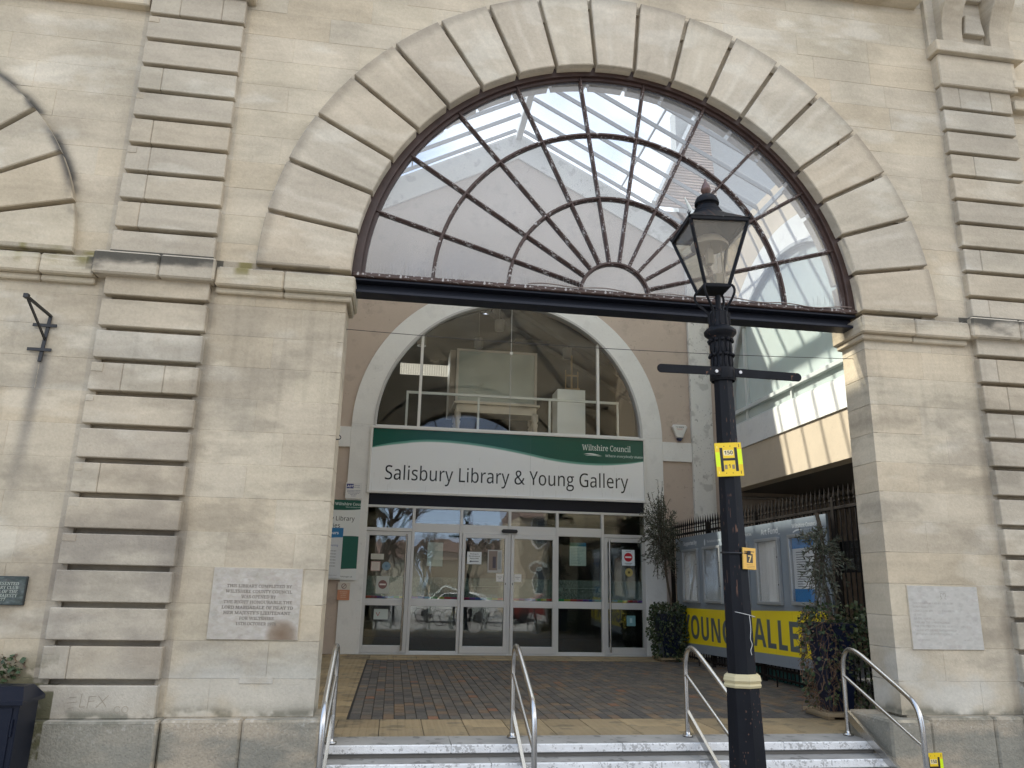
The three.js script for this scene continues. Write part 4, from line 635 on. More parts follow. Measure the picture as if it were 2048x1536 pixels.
// ---------------------------------------------------------------- glazed roof over the yard
{
  const roof = thing('glass_roof', 'pitched glass roof on grey rafters over the covered yard', 'roof', V(0.3, 9.4, -5));
  const yr = 12.02, m = 0.53, xr = 0.3, xl = -4.78, xe = 5.3, grey = std([0.25, 0.28, 0.31], { roughness: 0.55 });
  const Y = (x) => yr - m * Math.abs(x - xr);
  part(roof, 'ridge_beam', bx(xr - 0.07, xr + 0.07, yr - 0.26, yr - 0.02, -9.05, -0.5), std([0.62, 0.63, 0.62], { roughness: 0.6 }));
  const up = (s) => V(s * m, 1, 0).normalize();
  const zs = []; for (let z = -8.85; z < -0.4; z += 0.64) zs.push(z);
  for (const z of zs) for (const s of [-1, 1]) { const xb = s < 0 ? xl : xe; part(roof, 'rafter', bar(V(xr + s * 0.1, Y(xr + s * 0.1) - 0.09, z), V(xb, Y(xb) - 0.09, z), 0.04, 0.085, up(s)), grey); }
  for (const [x, w] of [[-2.2, 0.035], [2.8, 0.035]]) part(roof, 'glazing_bar', bar(V(x, Y(x) + 0.0, -9.05), V(x, Y(x) + 0.0, -0.5), w, 0.04, V(0, 1, 0)), grey);
  part(roof, 'wall_plate', bx(xl - 0.1, xl + 0.12, Y(xl) - 0.28, Y(xl) - 0.16, -9.05, -0.5), grey);
  part(roof, 'wall_plate', bx(xe - 0.12, xe + 0.1, Y(xe) - 0.28, Y(xe) - 0.16, -9.05, -0.5), grey);
  for (let i = -1; i < zs.length; i++) {
    const z0 = i < 0 ? -9.08 : zs[i] + 0.01, z1 = i + 1 < zs.length ? zs[i + 1] - 0.01 : -0.5;
    for (const [a, b] of [[xl, -2.2], [-2.2, xr - 0.02], [xr + 0.02, 2.8], [2.8, xe]]) { const h = 0.004; part(roof, 'pane', quad(V(a, Y(a) + h, z1), V(b, Y(b) + h, z1), V(b, Y(b) + h, z0), V(a, Y(a) + h, z0)), M.roofGlass); }
  }
  // tiled roof of the house behind, seen through the glass
  const h = thing('tiled_roof_house', 'neighbouring house with a steep brown tiled roof seen through the glass roof', 'house', V(9, 0, -15));
  const tileM = [[0.30, 0.20, 0.145], [0.26, 0.17, 0.125], [0.34, 0.235, 0.17]].map((c) => std(c, { roughness: 0.9 }));
  part(h, 'wall', bx(4.75, 6.6, -0.4, 11.9, -15, -12.1, 0), std([0.36, 0.28, 0.22], { roughness: 0.9 }));
  const BL = V(4.70, 12.0, -12), TL = V(7.26, 17.0, -15), BR = V(6.62, 12.0, -12), TR = V(7.75, 17.0, -15);
  const rf = part(h, 'roof', quad(BL, BR, TR, TL), tileM[1]), n = V().crossVectors(V().subVectors(BR, BL), V().subVectors(TL, BL)).normalize();
  for (let k = 0; k < 34; k++) { const a = BL.clone().lerp(TL, k / 34).addScaledVector(n, 0.03), b = BR.clone().lerp(TR, k / 34).addScaledVector(n, 0.03); part(rf, 'tile_course', bar(a, b, 0.155, 0.05, n.clone().add(V(0, 0.25, 0)).normalize()), tileM[k % 3]); }
  part(h, 'verge', bar(BL.clone().add(V(-0.06, 0, 0.06)), TL.clone().add(V(-0.06, 0, 0.06)), 0.10, 0.22, n), std([0.66, 0.66, 0.63]));
  part(h, 'gable_wall', bx(6.65, 12, -0.4, 17.5, -15.6, -15.1, 0), std([0.46, 0.47, 0.45], { roughness: 0.9 }));
}
// ---------------------------------------------------------------- railings, notice board and its cases
{
  const fx = 3.8, iron = new THREE.MeshPhysicalMaterial({ color: new THREE.Color().setRGB(0.013, 0.011, 0.010), roughness: 0.6, specularIntensity: 0.35 });
  const f = thing('iron_railings', 'black iron spear topped railings along the right side of the yard', 'railings', V(fx, 0, -5));
  part(f, 'rail', bx(fx - 0.025, fx + 0.025, 2.45, 2.49, -9.05, -0.52), iron);
  part(f, 'rail', bx(fx - 0.025, fx + 0.025, 0.20, 0.235, -9.05, -0.52), iron);
  part(f, 'rail', bx(fx - 0.02, fx + 0.02, 0.07, 0.10, -9.05, -0.52), iron);
  const proto = merge([rod(V(0, 0.05, 0), V(0, 2.56, 0), 0.0105, 7), lathe([[0.011, 2.555], [0.028, 2.565], [0.012, 2.58], [0.012, 2.60], [0.023, 2.63], [0.012, 2.69], [0.001, 2.77]], 6)]);
  for (let z = -9.0; z < -0.55; z += 0.118) { const o = isolate(new THREE.Mesh(proto, iron)); o.name = 'railing_bar'; o.position.set(0, 0, z + 5); f.add(o); }
  for (const z of [-9.0, -7.0, -5.0, -2.66, -0.6]) part(f, 'post', bx(fx - 0.03, fx + 0.03, 0, 2.62, z - 0.03, z + 0.03), iron);
  for (let z = -8.7; z < -2.6; z += 1.5) part(f, 'foot', bx(fx - 0.22, fx - 0.20, 0, 0.2, z, z + 0.02), iron);
  part(f, 'hinge', merge([bx(fx - 0.05, fx + 0.02, 2.02, 2.05, -1.75, -1.6), bx(fx - 0.06, fx - 0.03, 1.97, 2.06, -1.62, -1.6)]), iron);

  const bxx = 3.72, z0 = -8.55, z1 = -2.74, T = (z) => 2.385 + 0.02 * (z - z0) / (z1 - z0), B = (z) => 0.185 + 0.125 * (z - z0) / (z1 - z0);
  const nb = thing('notice_board', 'long grey and yellow Young Gallery board with five display cases fixed to the railings', 'notice board', V(bxx, 0.18, -5.6));
  const W = 2048, Hc = 780, L = z1 - z0;
  const tex = canvasTex(W, Hc, (c, w, h) => {
    c.fillStyle = '#87919a'; c.fillRect(0, 0, w, h);
    const px = (z) => ((z - z0) / L) * w, py = (z, y) => (1 - (y - B(z)) / (T(z) - B(z))) * h;
    c.fillStyle = '#f6de22'; c.beginPath(); c.moveTo(0, py(z0, 1.005)); c.lineTo(px(z1 - 0.02), py(z1, 1.115)); c.lineTo(px(z1 - 0.02), py(z1, 0.475)); c.lineTo(0, py(z0, 0.345)); c.closePath(); c.fill();
    const fit = (t, za, zb, yb, yt, font, col) => { c.fillStyle = col; c.font = font; const m = c.measureText(t), asc = m.actualBoundingBoxAscent, sl = (py(zb, yb + 0.0) - py(za, yb)) / (px(zb) - px(za)); c.save(); c.transform((px(zb) - px(za)) / m.width, sl * (px(zb) - px(za)) / m.width, 0, (py(za, yb) - py(za, yt)) / asc, px(za), py(za, yb)); c.fillText(t, 0, 0); c.restore(); };
    fit('YOUNG', -8.28, -5.92, 0.465, 0.905, 'bold 300px sans-serif', '#5a646b');
    fit('GALLERY', -5.62, -2.86, 0.52, 0.965, 'bold 300px sans-serif', '#5a646b');
    c.textBaseline = 'alphabetic';
    fit('Supported by', -8.1, -7.4, 2.22, 2.30, 'bold 70px sans-serif', '#f2f4f5');
    fit('The National Lottery', -6.9, -6.28, 2.225, 2.27, 'bold 50px sans-serif', '#cfd3d6'); c.fillStyle = '#dfe3e5'; c.beginPath(); c.ellipse(px(-7.0), py(-7, 2.235), 11, 22, 0, 0, 7); c.fill(); c.fillRect(px(-7.0) - 4, py(-7, 2.30), 8, 30);
    fit('ARTS COUNCIL', -5.85, -5.0, 2.25, 2.285, 'bold 50px sans-serif', '#cfd3d6'); fit('ENGLAND', -5.85, -5.33, 2.19, 2.225, 'bold 50px sans-serif', '#cfd3d6');
    c.strokeStyle = '#cfd3d6'; c.lineWidth = 6; c.beginPath(); c.arc(px(-6.1), py(-6.1, 2.25), 26, 0.6, 5.6); c.stroke();
    fit('Art Fund_', -4.68, -4.05, 2.235, 2.325, '90px sans-serif', '#e8ecee');
    fit('Wiltshire Council', -3.68, -2.98, 2.275, 2.335, '80px serif', '#e3e7e9'); c.fillStyle = '#e3e7e9'; c.beginPath(); c.moveTo(px(-3.66), py(-3.6, 2.225)); c.bezierCurveTo(px(-3.56), py(-3.6, 2.262), px(-3.5), py(-3.6, 2.262), px(-3.36), py(-3.4, 2.235)); c.bezierCurveTo(px(-3.5), py(-3.6, 2.24), px(-3.56), py(-3.6, 2.235), px(-3.66), py(-3.6, 2.205)); c.fill(); fit('Where everybody matters', -3.33, -2.98, 2.232, 2.252, 'italic 40px serif', '#c5cacd');
    c.strokeStyle = '#202326'; c.lineWidth = 4; for (const zz of [-8.36, -3.02]) { c.beginPath(); const x = px(zz), y = py(zz, zz < -5 ? 0.5 : 0.53); c.moveTo(x - 34, y); c.lineTo(x - 26, y + 26); c.lineTo(x - 14, y + 4); c.lineTo(x - 6, y + 24); c.lineTo(x + 4, y + 2); c.lineTo(x + 12, y + 22); c.lineTo(x + 36, y + 14); c.stroke(); }
    const r = rng(9); for (let i = 0; i < 120; i++) { c.fillStyle = 'rgba(30,34,38,0.10)'; c.fillRect(r() * w, r() * h, 2 + r() * 2, 10 + r() * 40); }
  });
  const P = (x, z, y) => V(x, y, z);
  part(nb, 'panel', geoOf(convex([[P(bxx, z0, B(z0)), P(bxx, z1, B(z1)), P(bxx, z1, T(z1)), P(bxx, z0, T(z0))], [P(bxx + 0.03, z0, B(z0)), P(bxx + 0.03, z1, B(z1)), P(bxx + 0.03, z1, T(z1)), P(bxx + 0.03, z0, T(z0))], [P(bxx, z0, T(z0)), P(bxx, z1, T(z1)), P(bxx + 0.03, z1, T(z1)), P(bxx + 0.03, z0, T(z0))], [P(bxx, z0, B(z0)), P(bxx, z1, B(z1)), P(bxx + 0.03, z1, B(z1)), P(bxx + 0.03, z0, B(z0))], [P(bxx, z1, B(z1)), P(bxx, z1, T(z1)), P(bxx + 0.03, z1, T(z1)), P(bxx + 0.03, z1, B(z1))], [P(bxx, z0, B(z0)), P(bxx, z0, T(z0)), P(bxx + 0.03, z0, T(z0)), P(bxx + 0.03, z0, B(z0))]], bxx + 0.015, 1.3, -5.6)), std([0.11, 0.13, 0.145], { roughness: 0.45 }));
  part(nb, 'print', quad(P(bxx - 0.003, z0, B(z0)), P(bxx - 0.003, z1, B(z1)), P(bxx - 0.003, z1, T(z1)), P(bxx - 0.003, z0, T(z0))), new THREE.MeshStandardMaterial({ map: tex, roughness: 0.38 }));
  const caseF = std([0.42, 0.44, 0.45], { metalness: 0.5, roughness: 0.4 });
  const paper = dataTex(256, 256, (u, v) => { const n = 0.74 + 0.14 * (tfbm(u, v * 0.6, 4, 5) - 0.5) + 0.1 * (tfbm(u * 3, v * 0.4, 6, 3) - 0.5); return [n * 0.97, n, n]; }, 1, 1);
  const poster = canvasTex(512, 660, (c, w, h) => { c.fillStyle = '#d8dde0'; c.fillRect(0, 0, w, h); c.fillStyle = '#2f7fc0'; c.fillRect(0, 0, w, h * 0.17); c.fillRect(0, h * 0.80, w, h * 0.2); c.fillStyle = '#1c4f86'; c.font = 'bold 34px sans-serif'; c.fillText('TRUST STATEMENT', 110, 78); c.fillStyle = '#5a6066'; const r = rng(6); for (let i = 0; i < 15; i++) c.fillRect(70, 150 + i * 25, 150 + r() * 240, 7); });
  [[-8.10, -7.30, 0], [-7.03, -6.22, 1], [-5.95, -5.15, 0], [-4.83, -4.06, 0], [-3.75, -2.97, 2]].forEach(([a, b, k]) => {
    const ya = 1.11 + 0.075 * (a - z0) / L, yb = 2.13 + 0.055 * (a - z0) / L, xf = bxx - 0.06, w = 0.05;
    const cs = part(nb, 'display_case', merge([bx(xf, bxx - 0.005, ya, ya + w, a, b, 0.005), bx(xf, bxx - 0.005, yb - w, yb, a, b, 0.005), bx(xf, bxx - 0.005, ya + w + 0.001, yb - w - 0.001, a, a + w, 0.005), bx(xf, bxx - 0.005, ya + w + 0.001, yb - w - 0.001, b - w, b, 0.005)]), caseF);
    if (k === 2) cs.userData.label = 'display case with a blue and white poster';
    const m = k === 2 ? new THREE.MeshStandardMaterial({ map: poster, roughness: 0.7 }) : new THREE.MeshStandardMaterial({ map: paper, color: k ? new THREE.Color(0.62, 0.66, 0.72) : new THREE.Color(1, 1, 1), roughness: 0.7 });
    part(cs, 'paper', quad(P(bxx - 0.008, a + w, ya + w), P(bxx - 0.008, b - w, ya + w), P(bxx - 0.008, b - w, yb - w), P(bxx - 0.008, a + w, yb - w)), m);
    part(cs, 'pane', bx(xf + 0.012, xf + 0.015, ya + w, yb - w, a + w, b - w, 0), M.glass);
    part(cs, 'lock', merge([rod(V(xf - 0.004, ya + 0.3, b - 0.025), V(xf + 0.002, ya + 0.3, b - 0.025), 0.012, 8), rod(V(xf - 0.004, yb - 0.3, b - 0.025), V(xf + 0.002, yb - 0.3, b - 0.025), 0.012, 8)]), M.black);
  });
  const ds = thing('delivery_sign', 'black sign with faint capitals about delivery vehicles behind the railings', 'sign', V(3.87, 1.6, -2.1));
  part(ds, 'panel', bx(3.86, 3.88, 1.62, 2.03, -2.84, -1.45, 0.002), M.black);
  part(ds, 'print', quad(P(3.857, -2.83, 1.625), P(3.857, -1.46, 1.625), P(3.857, -1.46, 2.025), P(3.857, -2.83, 2.025)), new THREE.MeshStandardMaterial({ roughness: 0.5, map: canvasTex(700, 204, (c, w, h) => { c.fillStyle = '#0d0e10'; c.fillRect(0, 0, w, h); c.fillStyle = '#4a4c4c'; c.font = '44px sans-serif'; c.textAlign = 'center'; ['DELIVERY', 'VEHICLES ONLY', 'NO PUBLIC', 'PARKING'].forEach((t, i) => c.fillText(t, 300, 46 + 48 * i)); }) }));
  const tl = thing('teal_edging', 'row of scalloped teal tubs on the ground behind the railings', 'edging', V(4.0, 0, -4.6));
  for (let z = -6.2; z < -3.0; z += 0.17) part(tl, 'tub', lathe([[0.0, 0.0], [0.06, 0.0], [0.078, 0.17], [0.07, 0.17], [0.05, 0.02]], 12, 4.0, 0.005, z), std([0.03, 0.13, 0.12], { roughness: 0.6 }));
}
// ---------------------------------------------------------------- planters with olive trees and ivy
{
  const leafGeo = (list, w, l, bend) => {      // list of [position, direction, roll]
    const pos = [], nor = [];
    const d = V(), s = V(), n = V(), q = V();
    for (const [p, dir, roll, sc] of list) {
      d.copy(dir).normalize(); s.set(-d.z, 0.001, d.x).normalize(); q.crossVectors(s, d); s.multiplyScalar(Math.cos(roll)).addScaledVector(q, Math.sin(roll)); n.crossVectors(d, s).normalize();
      const a = p, m1 = p.clone().addScaledVector(d, l * sc * 0.45).addScaledVector(s, w * sc * 0.5).addScaledVector(n, bend * sc), m2 = p.clone().addScaledVector(d, l * sc * 0.45).addScaledVector(s, -w * sc * 0.5).addScaledVector(n, bend * sc), mid = p.clone().addScaledVector(d, l * sc * 0.5), e = p.clone().addScaledVector(d, l * sc).addScaledVector(n, -bend * sc);
      for (const t of [[a, m1, mid], [a, mid, m2], [m1, e, mid], [mid, e, m2]]) for (const v of t) pos.push(v.x, v.y, v.z);
    }
    return geoOf(pos);
  };
  const leafM = (c, t = 0.25) => new THREE.MeshPhysicalMaterial({ color: new THREE.Color().setRGB(...c), roughness: 0.6, transmission: t, thickness: 0, side: THREE.DoubleSide });
  const olive = [leafM([0.085, 0.10, 0.062]), leafM([0.15, 0.165, 0.12]), leafM([0.048, 0.058, 0.036])];
  const ivy = [leafM([0.05, 0.085, 0.028]), leafM([0.095, 0.12, 0.045]), leafM([0.03, 0.052, 0.02])], dead = [leafM([0.15, 0.09, 0.045], 0.1), leafM([0.10, 0.062, 0.034], 0.1)];
  const bark = std([0.10, 0.08, 0.06], { roughness: 0.95 });
  function oliveTree(label, base, y0, top, rad, cy, seed, lean, nTwig) {
    const r = rng(seed), t = thing('olive_tree', label, 'tree', base), leaves = [[], [], []], twigs = [];
    const tip = base.clone().add(V(lean[0], cy - rad[1] * 0.5, lean[1]));
    const tr = []; for (let i = 0; i <= 6; i++) { const q = i / 6; tr.push(V(lerp(base.x, tip.x, q * q * 0.6 + q * 0.4) + 0.03 * Math.sin(i * 1.7), lerp(y0, tip.y, q), lerp(base.z, tip.z, q) + 0.02 * Math.cos(i * 2.1))); }
    part(t, 'trunk', tube(tr, 0.024, 8), bark);
    const c = V(tip.x, cy, tip.z);
    for (let k = 0; k < nTwig; k++) {
      const th = r() * 6.283, ph = Math.acos(1 - 2 * r()), rr = Math.cbrt(0.15 + 0.85 * r()) * (0.82 + 0.35 * vn(th * 1.3 + seed, ph * 2.1));
      const e = c.clone().add(V(Math.sin(ph) * Math.cos(th) * rad[0] * rr, Math.cos(ph) * rad[1] * rr, Math.sin(ph) * Math.sin(th) * rad[0] * rr));
      const st = tr[Math.min(6, 3 + Math.floor(r() * 4))].clone().lerp(c, 0.2 + r() * 0.5);
      const mid = st.clone().lerp(e, 0.55).add(V((r() - 0.5) * 0.06, 0.05, (r() - 0.5) * 0.06));
      const path = [st, mid, e];
      twigs.push(tube(path, 0.0038, 4, false, 5));
      const cv = new THREE.CatmullRomCurve3(path), nL = 16 + Math.floor(r() * 8);
      for (let i = 0; i < nL; i++) { const q = 0.3 + 0.72 * (i / nL), p = cv.getPoint(Math.min(1, q)), tg = cv.getTangent(Math.min(1, q)); const dir = tg.clone().multiplyScalar(0.7).add(V(r() - 0.5, r() - 0.42, r() - 0.5).multiplyScalar(1.7)); leaves[r() < 0.45 ? 0 : r() < 0.55 ? 1 : 2].push([p, dir, r() * 6.28, 0.75 + r() * 0.5]); }
    }
    part(t, 'branches', merge(twigs), bark);
    leaves.forEach((l, i) => part(t, 'foliage', leafGeo(l, 0.017, 0.066, 0.002), olive[i], 'stuff'));
    return t;
  }
  function ivyClump(label, base, boxes, seed) {
    const r = rng(seed), t = thing('ivy', label, 'climbing plant', base), L = [[], [], [], [], []], st = [];
    for (const [x0, x1, y0, y1, z0, z1, n, brown] of boxes) {
      const cx = (x0 + x1) / 2, cz = (z0 + z1) / 2, hx = (x1 - x0) / 2, hz = (z1 - z0) / 2;
      for (let k = 0; k < n; k++) {
        const a = r() * 6.283, y = lerp(y0, y1, r()), sw = (1 - 0.25 * Math.abs((y - y0) / (y1 - y0) - 0.55) * 2) * (0.78 + 0.4 * vn(a * 1.6 + seed, y * 5)) * Math.sqrt(0.45 + 0.55 * r());
        const p = V(cx + Math.cos(a) * hx * sw, y, cz + Math.sin(a) * hz * sw), dir = V(Math.cos(a) + (r() - 0.5), -0.5 - r() * 0.6 + (r() < 0.25 ? 1.2 : 0), Math.sin(a) + (r() - 0.5));
        const br = r() < brown; L[br ? 3 + (r() < 0.5 ? 0 : 1) : r() < 0.45 ? 0 : r() < 0.5 ? 1 : 2].push([p, dir, r() * 6.28, (br ? 0.4 : 0.8) + r() * (br ? 0.55 : 0.6)]);
        if (k % 9 === 0 && brown > 0.5) st.push(tube([p, V(p.x + (r() - 0.5) * 0.16, p.y - 0.06, p.z + (r() - 0.5) * 0.14), V(p.x + (r() - 0.5) * 0.2, Math.max(0.05, p.y - 0.08 - r() * 0.2), p.z + (r() - 0.5) * 0.1)], 0.0032, 4, false, 5));
      }
    }
    L.forEach((l, i) => { if (l.length) part(t, i > 2 ? 'dead_leaves' : 'foliage', leafGeo(l, i > 2 ? 0.026 : 0.044, 0.046, 0.004), i > 2 ? dead[i - 3] : ivy[i], 'stuff'); });
    if (st.length) part(t, 'stems', merge(st), std([0.17, 0.10, 0.06], { roughness: 0.9 }), 'stuff');
    return t;
  }
  function planter(label, x, z, h, w0, w1) {
    const t = thing('planter', label, 'planter', V(x, 0, z));
    const s = (y, w) => [V(x - w, y, z - w), V(x + w, y, z - w), V(x + w, y, z + w), V(x - w, y, z + w)], a = s(0.07, w0), b = s(h, w1), f = [];
    for (let i = 0; i < 4; i++) { const j = (i + 1) % 4; f.push([a[i], a[j], b[j], b[i]]); }
    f.push(a, b);
    part(t, 'pot', geoOf(convex(f, x, h / 2, z)), std([0.010, 0.016, 0.04], { roughness: 0.28 }));
    part(t, 'rim', merge([bx(x - w1 - 0.02, x + w1 + 0.02, h, h + 0.04, z - w1 - 0.02, z - w1 + 0.03), bx(x - w1 - 0.02, x + w1 + 0.02, h, h + 0.04, z + w1 - 0.03, z + w1 + 0.02), bx(x - w1 - 0.02, x - w1 + 0.03, h, h + 0.04, z - w1 + 0.031, z + w1 - 0.031), bx(x + w1 - 0.03, x + w1 + 0.02, h, h + 0.04, z - w1 + 0.031, z + w1 - 0.031)]), std([0.010, 0.016, 0.04], { roughness: 0.3 }));
    part(t, 'soil', bx(x - w1 + 0.03, x + w1 - 0.03, h - 0.1, h - 0.02, z - w1 + 0.03, z + w1 - 0.03), std([0.03, 0.022, 0.015], { roughness: 1 }));
    part(t, 'wooden_base', merge([bx(x - 0.27, x + 0.27, 0.03, 0.07, z - 0.27, z + 0.27), bx(x - 0.25, x - 0.18, 0.003, 0.03, z - 0.25, z + 0.25), bx(x + 0.18, x + 0.25, 0.003, 0.03, z - 0.25, z + 0.25)]), std([0.33, 0.25, 0.15], { roughness: 0.8 }));
  }
  const ax = 3.0, az = -1.62;
  planter('tall dark blue planter on a wooden base beside the right pier', ax, az, 0.98, 0.13, 0.19);
  oliveTree('spindly olive tree in the tall planter by the right pier', V(ax, 0.95, az), 0.95, 2.35, [0.33, 0.56], 1.62, 12, [-0.05, 0.0], 78);
  ivyClump('brown and green ivy trailing down the tall planter by the right pier', V(ax, 0.5, az), [[ax - 0.37, ax + 0.02, 0.10, 1.16, az - 0.26, az + 0.30, 1250, 0.78], [ax + 0.07, ax + 0.62, 0.08, 1.10, az - 0.35, az + 0.34, 1100, 0.12], [ax - 0.33, ax + 0.48, 0.86, 1.26, az - 0.32, az + 0.32, 480, 0.35], [ax - 0.16, ax + 0.2, 0.5, 0.95, az - 0.2, az + 0.3, 350, 0.5]], 21);
  const weed = ivyClump('low mossy weeds on the damp wall just above the dark blue street cabinet', V(-5.4, 0.55, -0.05), [[-5.95, -5.0, 0.50, 0.74, -0.11, -0.03, 420, 0.45]], 55); weed.name = numbered('wall_weeds'); weed.userData.category = 'weeds'; weed.traverse((m) => { if (m.isMesh) m.scale.setScalar(1); });
  const bx0 = 3.40, bz = -8.25;
  planter('planter hidden by an ivy bush beside the right hand door', bx0, bz, 0.85, 0.16, 0.24);
  oliveTree('leaning olive tree beside the right hand door', V(bx0 + 0.05, 0.85, bz), 0.85, 3.3, [0.50, 1.05], 2.42, 33, [-0.18, 0.05], 190);
  ivyClump('dense green ivy bush round the planter beside the right hand door', V(bx0, 0.4, bz), [[bx0 - 0.42, bx0 + 0.44, 0.02, 1.06, bz - 0.34, bz + 0.40, 2000, 0.10], [bx0 - 0.3, bx0 + 0.3, 0.85, 1.12, bz - 0.3, bz + 0.3, 500, 0.3]], 44);
}
// ---------------------------------------------------------------- hand rails
{
  function rail(label, x, dz, end) {
    const o = thing('hand_rail', label, 'hand rail', V(x, 0, -0.49 + dz), 'stainless hand rails on the steps');
    const p = (y, z) => V(x, y, z + dz);
    const pts = [p(0.02, -0.49), p(0.40, -0.49), p(0.62, -0.488), p(0.72, -0.465), p(0.79, -0.41), p(0.815, -0.33), p(0.79, -0.20), p(0.72, -0.02), p(0.60, 0.26), p(0.505, 0.475), p(0.455, 0.565), p(0.38, 0.625), p(0.27, 0.65), p(0.10, 0.655), p(-0.40, 0.655)];
    part(o, 'top_rail', tube(pts, 0.0235, 14, false, 110), M.steel);
    part(o, 'middle_rail', rod(p(0.555, -0.48), p(0.105, 0.65), 0.0165, 12), M.steel);
    const pl = geoOf(convex([[-1, 1].flatMap((s) => [])].filter((f) => f.length).concat((() => { const A = [p(0.235, -0.475), p(-0.315, 0.65), p(-0.405, 0.65), p(0.145, -0.475)], h = V(0.005, 0, 0), f = A.map((v) => v.clone().add(h)), b = A.map((v) => v.clone().sub(h)), q = [f, b]; for (let i = 0; i < 4; i++) { const j = (i + 1) % 4; q.push([f[i], f[j], b[j], b[i]]); } return q; })()), x, -0.09, 0.087 + dz));
    part(o, 'side_plate', pl, M.steel);
    part(o, 'plate_edge', bar(p(0.238, -0.475), p(-0.312, 0.65), 0.03, 0.006, V(0, 1, 0.4).normalize(), 0.001), M.steel);
    part(o, 'base_flange', lathe([[0, 0.002], [0.05, 0.002], [0.05, 0.018], [0.026, 0.022], [0.026, 0.05]], 20, x, 0, -0.49 + dz), M.steel);
    part(o, 'base_flange', lathe([[0, -0.419], [0.05, -0.419], [0.05, -0.40], [0.026, -0.396]], 20, x, 0, 0.655 + dz), M.steel);
  }
  rail('stainless steel hand rail beside the left stone pier', -2.54, 0.22); rail('second stainless steel hand rail from the left, before the middle of the doors', -0.915, 0);
  rail('stainless steel hand rail just behind the street lamp post', 0.785, 0); rail('stainless steel hand rail beside the right stone pier and tall planter', 2.44, 0);
}
